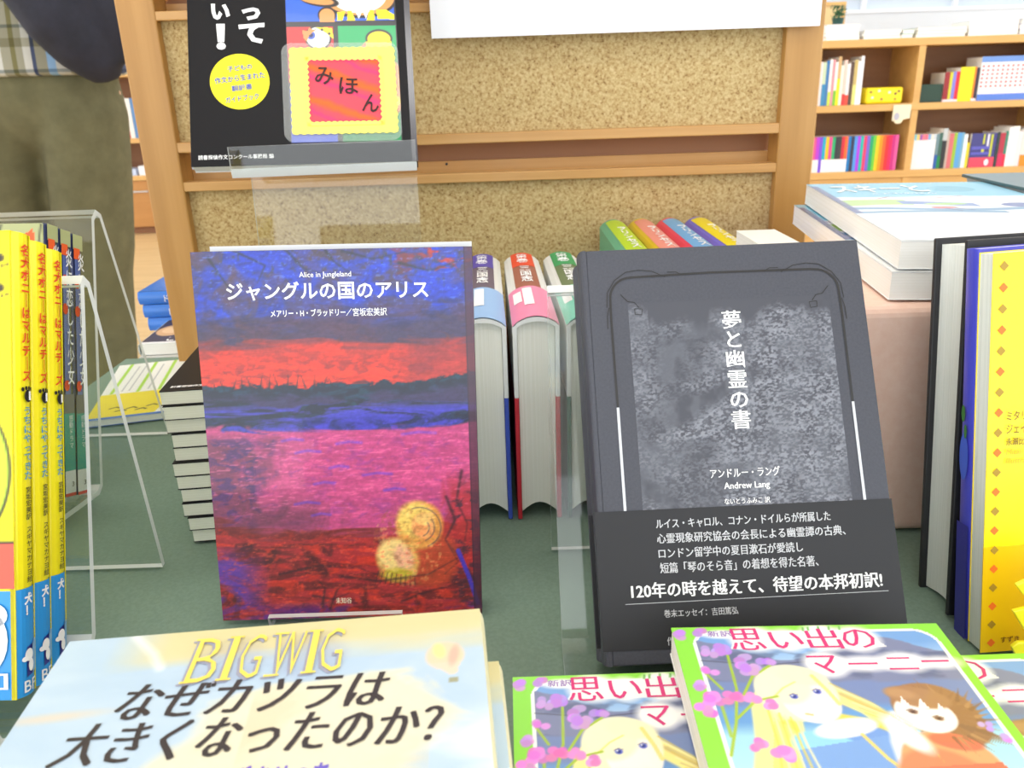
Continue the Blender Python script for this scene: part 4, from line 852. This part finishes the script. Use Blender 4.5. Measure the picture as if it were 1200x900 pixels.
# =================================================================== BACKGROUND BOOKCASE (right)
rs = random.Random(7)
ORD = 'first second third fourth fifth sixth seventh eighth ninth tenth eleventh twelfth thirteenth fourteenth fifteenth sixteenth seventeenth eighteenth nineteenth twentieth twenty-first twenty-second twenty-third twenty-fourth twenty-fifth twenty-sixth twenty-seventh'.split()
bc = thing('low_bookcase', 'long light wood bookcase full of books behind the cork rack at the right', 'bookcase', loc=(0, 4.1, FLOOR))
Z = lambda z: z-FLOOR
for z0, z1 in ((.382, .416), (.093, .125), (-.222, -.188), (-.59, -.565)): box('shelf', .55, 3.25, 0, .30, Z(z0), Z(z1), WOODCASE, bc, bevel=.002)
for x in (.55, 1.48, 1.970, 2.66, 3.22): box('divider', x-.0, x+.032, .004, .295, 0.01, Z(.382), WOODCASE, bc)
box('back_panel', .55, 3.25, .29, .30, 0.01, Z(.40), WOODBACK, bc); box('kick_panel', .56, 3.24, .01, .03, Z(-.562), Z(-.224), WOODCASE, bc)
def colbook(x, z, w, h, col, y=.02, d=.14, label='book', group='', lean=0, low=None, top=None, yoff=0):
    m_ = mat(col, .5); bm = bmesh.new(); abox(bm, 0, w, 0, .004, 0, h, 0); abox(bm, .0008, w-.0008, .004, d, .001, h-.002, 1)
    mats_ = [m_, PG_WHITE]
    if low: mats_.append(mat(low[1], .5)); abox(bm, -.0002, w+.0002, -.0006, .001, 0, h*low[0], 2)
    if top: mats_.append(mat(top[1], .5)); abox(bm, -.0002, w+.0002, -.0005, .001, h*(1-top[0]), h, len(mats_)-1)
    o = mobj('shelved_book', bm, mats_); o.matrix_world = Matrix.Translation((x, 4.1+y+yoff, z)) @ Matrix.Rotation(R(lean), 4, 'Y')
    return tag(o, label, 'book', group)
TOPZ, MIDZ, LOWZ = .4165, .1255, -.1875
# upper left bay
g = 'mixed books on the upper left bay of the bookcase'
row = [(235, 230, 236), (200, 220, 190), (60, 120, 180), (240, 236, 232), (220, 150, 160), (244, 240, 236), (206, 170, 120), (240, 236, 220), (236, 200, 190), (244, 236, 240), (90, 70, 60), (196, 176, 110), (238, 240, 246), (240, 240, 246)]
nm = ['white', 'pale green', 'blue', 'white', 'pink', 'white', 'tan', 'cream', 'pale pink', 'white', 'brown', 'olive', 'white', 'white']
x = 1.516
lows = {5: (.35, (120, 190, 60)), 6: (.55, (240, 226, 30)), 8: (.25, (236, 60, 60)), 9: (.25, (240, 80, 60)), 1: (.5, (60, 140, 190)), 11: (.45, (226, 220, 130)), 3: (.3, (200, 220, 80))}
for i, c in enumerate(row):
    wd = rs.uniform(.0125, .0165)*1.05; colbook(x, MIDZ, wd-.0006, .205+rs.uniform(-.012, .02)-(.02 if i in (7, 8, 9) else 0), c, label=f'{nm[i]} book standing {ORD[i]} from left in the upper left bay of the far bookcase', group=g, low=lows.get(i), lean=0); x += wd
yb2 = box('yellow_box', 0, .178, 0, .12, 0, .075, mat((246, 226, 20), .4), None, bevel=.012, seg=3); yb2.location = (1.752, 4.125, MIDZ); tag(yb2, 'yellow patterned box on the upper left bay of the far bookcase', 'box')
for px_, pz_, c in ((.02, .055, (150, 120, 60)), (.06, .060, (246, 240, 220)), (.03, .03, (246, 240, 220)), (.075, .022, (150, 110, 60)), (.11, .052, (246, 240, 220)), (.14, .045, (110, 80, 60)), (.155, .056, (110, 80, 60)), (.14, .02, (180, 150, 50))):
    bm = bmesh.new(); bm.faces.new([bm.verts.new((px_+.007*math.cos(a), -.0008, pz_+.006*math.sin(a))) for a in np.linspace(0, 5.7, 10)]); mobj('printed_patch', bm, mat(c, .5), yb2)
# upper right bay
gb = box('dark_green_box', 0, .105, 0, .1, 0, .082, mat((30, 62, 50), .5), None, bevel=.002); gb.location = (2.012, 4.125, MIDZ); tag(gb, 'dark green bookend box on the upper right bay of the far bookcase', 'box')
g = 'mixed books on the upper right bay of the bookcase'; x = 2.119
for c, n_, w_, h_ in (((150, 36, 44), 'maroon', .024, .135), ((206, 206, 60), 'lime yellow', .014, .135), ((130, 130, 220), 'lilac', .016, .136), ((222, 40, 56), 'red', .018, .136), ((240, 226, 20), 'wide yellow', .066, .155), ((226, 130, 40), 'orange', .010, .155), ((50, 40, 60), 'dark', .014, .150)):
    colbook(x, MIDZ, w_-.0006, h_, c, label=f'{n_} book on the upper right bay of the far bookcase', group=g, low=(.08, (240, 220, 226)) if w_ < .03 else None); x += w_
g = 'white series with blue tops and red marks on the bookcase'; x += .004
for i in range(22):
    if x+.0235 > 2.655 and x < 2.694: x = 2.695
    o = colbook(x, MIDZ, .0225, .198, (240, 238, 242), label=f'white blue-ended series volume, {ORD[i]} from left in its row on the far bookcase', group=g, low=(.15, (90, 130, 220)), top=(.13, (110, 150, 220)))
    bm = bmesh.new()
    for k in range(6): bm.faces.new([bm.verts.new((q[0], -.0012, q[1])) for q in ((.006, .06+k*.018), (.016, .062+k*.018), (.015, .070+k*.018), (.007, .069+k*.018))])
    mobj('red_marks', bm, mat((206, 90, 96), .5), o)
    x += .0235
# lower left bay : rainbow
g = 'rainbow coloured slim volumes on the lower left bay'
cols = [((226, 90, 160), 'pink'), ((190, 60, 220), 'magenta'), ((120, 80, 220), 'violet'), ((20, 170, 200), 'cyan'), ((250, 190, 10), 'amber'), ((226, 70, 150), 'pink'), ((40, 170, 110), 'green'), ((50, 50, 60), 'black'), ((60, 60, 60), 'black'), ((206, 40, 60), 'crimson'), ((250, 110, 50), 'orange'),
        ((20, 120, 190), 'blue'), ((50, 50, 80), 'navy'), ((80, 150, 230), 'sky blue'), ((170, 60, 230), 'purple'), ((20, 180, 170), 'teal'), ((230, 60, 110), 'rose'), ((120, 100, 210), 'lilac'), ((20, 160, 110), 'green'), ((110, 200, 60), 'lime'), ((250, 200, 20), 'yellow'), ((250, 150, 20), 'orange'), ((226, 100, 40), 'dark orange'), ((236, 40, 50), 'red'), ((226, 30, 90), 'crimson'), ((200, 40, 130), 'magenta'), ((226, 90, 160), 'pink')]
x = 1.516
for i, (c, n_) in enumerate(cols):
    colbook(x, LOWZ, .0148, .168, c, label=f'slim {n_} volume, {ORD[i]} from left in the rainbow row of the far bookcase', group=g, low=(.36, (244, 244, 246)) if i < 11 and i != 2 else None); x += .0155
# lower right bay
g = 'mixed books on the lower right bay of the bookcase'; x = 2.008
for i in range(8):
    colbook(x, LOWZ, .0132, .165, (240, 236, 240), label=f'white slim volume with coloured head, {ORD[i]} from left in the lower right bay', group='white slim volumes with coloured heads', top=(.16, [(120, 200, 226), (240, 206, 120), (150, 90, 170), (236, 120, 140), (236, 110, 130), (120, 170, 220), (230, 220, 210), (200, 210, 220)][i])); x += .0138
for c, n_, w_, h_, lw in (((110, 140, 150), 'grey blue', .016, .165, (.4, (40, 90, 170))), ((60, 100, 90), 'dark teal', .016, .17, (.35, (20, 130, 70))), ((190, 196, 200), 'silver and black', .022, .19, (.7, (40, 40, 44))), ((190, 170, 160), 'beige', .012, .18, None), ((206, 110, 116), 'rose', .022, .165, None), ((150, 190, 60), 'leaf green', .016, .168, None), ((90, 160, 220), 'light blue', .022, .168, None), ((120, 170, 200), 'blue grey', .012, .168, None), ((240, 240, 240), 'white', .018, .160, None), ((230, 206, 40), 'mustard', .014, .12, None)):
    colbook(x, LOWZ, w_-.0006, h_, c, label=f'{n_} book on the lower right bay of the far bookcase', group=g, low=lw); x += w_
    if x+.03 > 2.655 and x < 2.694: x = 2.695
x += .006
fc = colbook(x, LOWZ, .122, .162, (62, 62, 130), d=.02, label='violet and red book displayed cover out on the lower right bay', group=g, low=(.29, (226, 70, 96)))
bm = bmesh.new(); abox(bm, .002, .10, -.0012, 0, .085, .10); abox(bm, .002, .10, -.0012, 0, .060, .072); mobj('printed_band', bm, mat((90, 90, 190), .5), fc)
bm = bmesh.new()
for a, b, c_, d_ in ((.056, .064, .11, .158), (.054, .066, .072, .086), (.094, .104, .05, .156)): abox(bm, a, b, -.0014, 0, c_, d_)
mobj('yellow_lettering_strip', bm, mat((200, 206, 60), .5), fc)
bm = bmesh.new(); abox(bm, .076, .086, -.0014, 0, .10, .158); bm.faces.new([bm.verts.new((.086+.011*math.cos(a), -.0016, .023+.016*math.sin(a))) for a in np.linspace(0, 6, 16)]); mobj('pale_print', bm, mat((226, 226, 240), .5), fc)
x += .125
for c, n_, w_, h_, lw in (((40, 60, 60), 'black green', .014, .165, None), ((176, 50, 70), 'dark red', .026, .160, (.4, (206, 40, 90))), ((50, 130, 110), 'green', .014, .168, (.35, (226, 40, 70))), ((240, 238, 240), 'white', .020, .185, None), ((236, 236, 232), 'ivory', .030, .19, None), ((230, 220, 226), 'pale pink', .020, .165, None), ((220, 220, 216), 'grey white', .024, .175, (.3, (240, 140, 30))), ((90, 60, 60), 'brown', .02, .17, (.3, (240, 140, 30))), ((70, 90, 160), 'blue', .02, .17, None), ((206, 206, 190), 'sand coloured', .03, .18, None)):
    colbook(x, LOWZ, w_-.0006, h_, c, label=f'{n_} book near the right end of the lower right bay', group=g, low=lw); x += w_
    if x+.03 > 2.655 and x < 2.694: x = 2.695
# piles on top
def pile(x0, w, z, n_, hs, cols_, nm_):
    zz_ = z
    for k in range(n_):
        bm = bmesh.new(); abox(bm, 0, w, 0, .16, 0, .0012, 0); abox(bm, 0, w, 0, .16, hs-.0012, hs, 0); abox(bm, .002, w-.002, .001, .158, .0012, hs-.0012, 1)
        o = mobj('stacked_book', bm, [mat(cols_[k % len(cols_)], .5), PG_WHITE]); o.location = (x0+.004*math.sin(k*2+x0*9), 4.12, zz_)
        tag(o, f'{["bottom", "second", "third", "top", "uppermost"][k]} book of the {nm_} on the far bookcase', 'book', 'flat piles of books on top of the bookcase'); zz_ += hs+.0004
    return zz_
zt = pile(1.525, .160, TOPZ, 4, .017, [(232, 230, 244), (240, 240, 244), (226, 224, 240)], 'white pile under the potted plant')
pile(1.705, .178, TOPZ, 3, .0125, [(236, 232, 214), (200, 206, 196), (240, 240, 236)], 'low cream pile')
pile(1.888, .055, TOPZ, 2, .018, [(70, 150, 140), (90, 160, 150)], 'small teal pile')
pile(1.955, .235, TOPZ, 3, .0145, [(236, 228, 206), (222, 214, 190), (200, 204, 200)], 'cream pile above the divider')
pile(2.195, .235, TOPZ, 2, .032, [(242, 244, 246), (236, 240, 244)], 'thick white pile')
pile(2.44, .2, TOPZ, 3, .022, [(190, 186, 226), (206, 200, 236), (120, 130, 150)], 'lilac pile at the right')
fr = thing('wooden_tray_frame', 'light wooden frame standing behind the potted plant on the far bookcase', 'frame', loc=(1.50, 4.30, TOPZ))
box('frame_panel', .01, .165, .01, .016, .01, .17, mat((226, 196, 140), .5), fr)
for a in ((0, .18, .165, .18), (0, .18, 0, .012)): box('frame_bar', a[0], a[1], 0, .022, a[2], a[3], WOODCASE, fr)
for a in (0, .168): box('frame_bar', a, a+.012, 0, .022, .012, .165, WOODCASE, fr)
pl = thing('potted_plant', 'small dark green potted plant on the white pile on the far bookcase', 'plant', loc=(1.60, 4.18, zt))
bm = bmesh.new(); bmesh.ops.create_cone(bm, cap_ends=True, segments=20, radius1=.022, radius2=.028, depth=.03, matrix=Matrix.Translation((0, 0, .015))); mobj('pot', bm, mat((24, 70, 60), .5), pl)
bm = bmesh.new()
for k in range(150):
    a = rs.uniform(0, 6.28); r_ = rs.uniform(0, .038); z = .03+rs.uniform(0, .055); s = rs.uniform(.006, .011); c_ = Vector((r_*math.cos(a), r_*math.sin(a), z)); d1 = Vector((rs.uniform(-1, 1), rs.uniform(-1, 1), rs.uniform(-1, 1))).normalized(); d2 = d1.orthogonal().normalized()
    bm.faces.new([bm.verts.new(c_+q) for q in (d1*s, d2*s*.5, -d1*s, -d2*s*.5)])
o = mobj('foliage', bm, noise_mat('leaf', [(.3, (20, 60, 44)), (.7, (60, 120, 60))], nscale=60), pl); o['kind'] = 'stuff'
# card holder clipped to shelf edge
ch = thing('shelf_card_holder', 'curled cream plastic card holder on the shelf edge of the far bookcase', 'card holder', loc=(1.876, 4.098, .045))
pr = [(0, .0), (.0, .075), (.085, .075), (.085, .012), (.06, .008)]+[(.03+.022*math.cos(a), .006+.018*math.sin(a)) for a in np.linspace(0, -3.1, 8)]
prism('holder', [(p[0], p[1]) for p in pr], 'y', -.006, -.002, mat((232, 222, 190), .3, .4), ch)
bm = bmesh.new(); bm.faces.new([bm.verts.new((.02+.013*math.cos(a), -.0068, .022+.018*math.sin(a))) for a in np.linspace(0, 6, 14)]); mobj('grey_card_spot', bm, mat((180, 180, 196), .4), ch)

# background bookcase (left, behind the person)
lc = thing('cabinet_bookcase', 'wooden bookcase with drawers seen between the person and the cork rack', 'bookcase', loc=(-2.2, 5.6, FLOOR))
LW = noise_mat('cabinet_wood', [(.3, (176, 122, 62)), (.7, (190, 136, 74))], scale=(1, 8, 8), nscale=2, rough=.5)
box('side_panel', -.9, -.87, 0, .4, 0, 1.5, WOODCASE, lc); box('side_panel', .87, .9, 0, .4, 0, 1.5, WOODCASE, lc); box('back_panel', -.87, .87, .36, .4, .06, 1.5, WOODBACK, lc)
for z0 in (.355, .59, 1.0, 1.47): box('shelf', -.87, .87, .0 if z0 > .4 else -.06, .36, z0, z0+.03, WOODCASE, lc)
for k in range(4):
    d_ = box('drawer', -.865+.4335*k, -.435+.4335*k, -.05, .2, .05, .352, LW, lc, bevel=.002)
    bm = bmesh.new(); abox(bm, -.865+.4335*k+.155, -.865+.4335*k+.255, -.07, -.062, .28, .288); abox(bm, -.865+.4335*k+.16, -.865+.4335*k+.166, -.064, -.05, .28, .288); abox(bm, -.865+.4335*k+.244, -.865+.4335*k+.25, -.064, -.05, .28, .288); mobj('handle', bm, mat((190, 190, 190), .3, metal=1), d_)
box('kick_board', -.87, .87, 0, .3, 0, .05, WOODDARK, lc)
hang = [((250, 240, 200), 'cream'), ((250, 236, 120), 'yellow'), ((244, 240, 230), 'white'), ((200, 30, 60), 'crimson'), ((190, 24, 50), 'dark crimson'), ((230, 226, 220), 'ivory'), ((90, 130, 180), 'blue')]
x = -2.62
for i in range(20):
    c, n_ = hang[i % 7]; w_ = .03; o = colbook(x, FLOOR+.62, w_-.001, .27 if i % 7 < 3 else .25, c, y=1.54, label=f'{n_} book above the drawers behind the person, {ORD[i]} from left on its shelf', group='books on the cabinet shelf behind the person'); x += w_
for i in range(6):
    bm = bmesh.new(); abox(bm, 0, .14, 0, .2, 0, .02+.02*(i % 3)); o = mobj('flat_book', bm, mat([(240, 240, 246), (190, 206, 236), (226, 230, 236)][i % 3], .5)); o.location = (-2.75+.16*i, 5.57, FLOOR+.3852); tag(o, ['white', 'pale blue', 'light grey'][i % 3]+' flat book on the ledge above the drawers, '+ORD[i]+' from left', 'book', 'flat books on the cabinet ledge')

# =================================================================== PERSON
def loft(bm, rings, n=20):
    """rings: (x,y,z,rx,ry)"""
    prev = None; fst = None
    for (x, y, z, rx, ry) in rings:
        cur_ = [bm.verts.new((x+rx*math.cos(2*math.pi*i/n), y+ry*math.sin(2*math.pi*i/n), z)) for i in range(n)]
        if prev: 
            for i in range(n): bm.faces.new((prev[i], prev[(i+1) % n], cur_[(i+1) % n], cur_[i]))
        else: fst = cur_
        prev = cur_
    bm.faces.new(fst[::-1]); bm.faces.new(prev)
def tube(bm, pts, n=12):
    """pts: (x,y,z,r) swept along arbitrary direction"""
    prev = None
    V_ = [Vector(p[:3]) for p in pts]
    for i, p in enumerate(pts):
        d = (V_[min(i+1, len(pts)-1)]-V_[max(i-1, 0)]).normalized(); a = d.orthogonal().normalized() if i == 0 else (a-d*a.dot(d)).normalized(); b = d.cross(a)
        cur_ = [bm.verts.new(V_[i]+(a*math.cos(2*math.pi*k/n)+b*math.sin(2*math.pi*k/n))*p[3]) for k in range(n)]
        if prev:
            for k in range(n): bm.faces.new((prev[k], prev[(k+1) % n], cur_[(k+1) % n], cur_[k]))
        else: bm.faces.new(cur_[::-1])
        prev = cur_
    bm.faces.new(prev)
def fuse(o, vox, sm=6):
    r = o.modifiers.new('remesh', 'REMESH'); r.mode = 'VOXEL'; r.voxel_size = vox; r.use_smooth_shade = True
    s = o.modifiers.new('smooth', 'SMOOTH'); s.iterations = sm; s.factor = .5
pe = thing('person', 'person standing behind the table in olive trousers and a plaid shirt with a dark bag', 'person', loc=(-1.02, 1.93, FLOOR))
SKIN = mat((224, 178, 146), .5, key='skin')
bm = bmesh.new()
loft(bm, [(0, 0, .86, .145, .10), (0, 0, .95, .15, .105), (0, 0, 1.08, .13, .10), (0, .0, 1.25, .155, .11), (0, 0, 1.36, .165, .10), (0, 0, 1.42, .10, .07), (0, .0, 1.44, .058, .055), (0, .01, 1.50, .053, .053)])
loft(bm, [(0, .02, 1.475, .045, .05), (0, .025, 1.51, .062, .075), (0, .025, 1.56, .074, .092), (0, .02, 1.62, .078, .098), (0, .015, 1.67, .070, .088), (0, .01, 1.70, .035, .045)])
for s in (-1, 1):
    tube(bm, [(s*.085, 0, .88, .08), (s*.089-.015, 0, .70, .068), (s*.091-.05, -.01, .47, .052), (s*.092-.075, .01, .30, .050), (s*.092-.107, .02, .09, .036), (s*.092-.115, .01, .05, .036)])
    tube(bm, [(s*.10-.115, -.03, .045, .034), (s*.105-.115, .06, .04, .038), (s*.11-.115, .15, .03, .028)])
    tube(bm, [(s*.15, 0, 1.37, .052), (s*.20, -.01, 1.30, .048), (s*.225, -.02, 1.10, .038), (s*.20, .10, 1.06, .035), (s*.14, .24, 1.10, .026), (s*.12, .275, 1.115, .024)])
    hx, hy, hz = s*.112, .30, 1.12
    tube(bm, [(s*.12, .275, 1.115, .024), (hx, hy, hz, .030), (hx-s*.01, hy+.035, hz+.005, .030)], 14)
    for k in range(4):
        o_ = (k-1.5)*.018; l = (.070, .078, .074, .060)[k]
        tube(bm, [(hx-s*.01, hy+.03, hz-o_, .0095), (hx-s*.012, hy+.03+l*.5, hz-o_, .009), (hx-s*.03, hy+.03+l*.85, hz-o_, .008), (hx-s*.046, hy+.03+l*.9, hz-o_, .0065)], 8)
    tube(bm, [(hx-s*.005, hy+.005, hz+.022, .011), (hx-s*.028, hy+.025, hz+.04, .010), (hx-s*.045, hy+.045, hz+.044, .008)], 8)
    tube(bm, [(s*.072, .02, 1.56, .012), (s*.083, .01, 1.575, .014), (s*.078, .015, 1.60, .012)], 8)
tube(bm, [(0, .112, 1.60, .008), (0, .128, 1.575, .012), (0, .118, 1.562, .014)], 8)
bd_ = mobj('body', bm, SKIN, pe, smooth=True); fuse(bd_, .005, 5)
bm = bmesh.new()
for s in (-1, 1): bmesh.ops.create_uvsphere(bm, u_segments=10, v_segments=8, radius=.012, matrix=Matrix.Translation((s*.03, .102, 1.602)))
mobj('eyes', bm, mat((40, 30, 28), .3), pe, smooth=True)
bm = bmesh.new(); tube(bm, [(-.022, .108, 1.535, .004), (0, .116, 1.533, .0055), (.022, .108, 1.535, .004)], 8); mobj('mouth', bm, mat((190, 110, 100), .5), pe, smooth=True)
bm = bmesh.new(); loft(bm, [(0, -.025, 1.50, .05, .05), (0, -.012, 1.56, .084, .085), (0, -.002, 1.63, .087, .098), (0, .0, 1.68, .080, .096), (0, .0, 1.715, .045, .06)]); hr = mobj('hair', bm, mat((36, 30, 28), .6), pe); fuse(hr, .006, 4)
SH_ = lambda z: -.15*max(0, .80-z)
# trousers (loose olive)
TRO = noise_mat('olive_cloth', [(.3, (92, 90, 64)), (.7, (108, 105, 77))], nscale=25, detail=5, rough=.95, bump=.25)
bm = bmesh.new()
loft(bm, [(0, -.01, .745, .03, .05), (0, -.01, .775, .075, .09), (0, -.01, .81, .13, .115), (0, -.01, .86, .164, .130), (0, -.008, .92, .168, .128), (0, 0, 1.02, .156, .115)])
for s in (-1, 1):
    loft(bm, [(s*.092+SH_(.03), .01, .03, .072, .092), (s*.092+SH_(.10), .005, .10, .078, .095), (s*.092+SH_(.14), .006, .14, .070, .090), (s*.092+SH_(.30), 0, .30, .072, .092), (s*.088+SH_(.46), -.006, .46, .076, .094), (s*.087+SH_(.52), -.002, .52, .082, .10), (s*.086+SH_(.70), -.008, .70, .084, .112), (s*.085, -.01, .82, .083, .122), (s*.08, -.01, .90, .08, .12)])
tr_ = mobj('trousers', bm, TRO, pe); fuse(tr_, .009, 7)
# plaid shirt
PL = bpy.data.materials.new('plaid_cloth'); PL.use_nodes = True; L = PL.node_tree.links; b = PL.node_tree.nodes['Principled BSDF']; b.inputs['Roughness'].default_value = .9
tc = N(PL, 'ShaderNodeTexCoord'); sp = N(PL, 'ShaderNodeSeparateXYZ'); L.new(tc.outputs['Object'], sp.inputs[0])
def stripes(src, per, stops):
    m0 = N(PL, 'ShaderNodeMath', operation='MULTIPLY'); m0.inputs[1].default_value = 1/per; f0 = N(PL, 'ShaderNodeMath', operation='FRACT')
    L.new(src, m0.inputs[0]); L.new(m0.outputs[0], f0.inputs[0]); r = ramp(PL, stops, f0.outputs[0]); r.color_ramp.interpolation = 'CONSTANT'; return r
g1, w1 = (150, 148, 130), (196, 196, 190)
s1 = stripes(sp.outputs['X'], .115, [(0, w1), (.10, g1), (.26, (116, 112, 74)), (.34, g1), (.46, w1), (.58, (70, 80, 110)), (.64, g1), (.80, (140, 176, 214)), (.92, w1)])
s2 = stripes(sp.outputs['Z'], .085, [(0, (255, 255, 255)), (.3, (206, 204, 188)), (.5, (240, 240, 236)), (.72, (176, 184, 190)), (.8, (255, 255, 255))])
mx = N(PL, 'ShaderNodeMix', data_type='RGBA', blend_type='MULTIPLY'); mx.inputs['Factor'].default_value = 1
L.new(s1.outputs[0], mx.inputs[6]); L.new(s2.outputs[0], mx.inputs[7]); L.new(mx.outputs[2], b.inputs['Base Color'])
bm = bmesh.new()
loft(bm, [(0, -.01, .905, .190, .150), (0, -.01, .97, .186, .143), (0, 0, 1.10, .172, .130), (0, 0, 1.25, .182, .130), (0, 0, 1.36, .185, .115), (0, 0, 1.42, .125, .085), (0, 0, 1.45, .065, .062)])
for s in (-1, 1): tube(bm, [(s*.14, 0, 1.37, .068), (s*.205, -.01, 1.30, .064), (s*.232, -.02, 1.12, .056), (s*.225, .02, 1.07, .055), (s*.20, .11, 1.065, .048), (s*.16, .20, 1.085, .042)])
sh = mobj('shirt', bm, PL, pe); fuse(sh, .009, 5)
for s in (-1, 1):
    bm = bmesh.new(); tube(bm, [(s*.10, -.075, .038, .030), (s*.10, -.02, .042, .040), (s*.105, .08, .042, .043), (s*.11, .18, .032, .034), (s*.11, .215, .028, .02)], 14)
    so = mobj('shoe', bm, mat((40, 36, 34), .5), pe, smooth=True); so.scale = (1, 1, .92); so.location = (-.115, 0, 0)
# bag on the right hip with strap
NV = noise_mat('navy_bag_cloth', [(.3, (22, 24, 36)), (.7, (38, 40, 56))], nscale=18, detail=5, rough=.8, bump=.4)
bg_ = thing('shoulder_bag', 'dark navy soft bag slung across the back of the person', 'bag', loc=(-1.02, 1.93, FLOOR))
bm = bmesh.new()
tube(bm, [(.07, -.175, 1.20, .05), (.12, -.185, 1.10, .078), (.165, -.18, 1.01, .076), (.195, -.165, .955, .066), (.212, -.155, .915, .046), (.215, -.15, .890, .024)], 16)
tube(bm, [(.12, -.165, 1.18, .06), (.20, -.16, 1.09, .09), (.24, -.14, 1.0, .075), (.235, -.13, .93, .05)], 16)
o = mobj('bag_body', bm, NV, bg_); fuse(o, .008, 5)
bm = bmesh.new(); tube(bm, [(.12, -.19, 1.14, .02), (.02, -.165, 1.26, .02), (-.10, -.125, 1.38, .02), (-.13, -.03, 1.44, .02), (-.10, .09, 1.40, .018), (.05, .15, 1.22, .018), (.19, .10, 1.05, .018), (.22, -.08, 1.0, .018)], 8); mobj('strap', bm, NV, bg_, smooth=True)
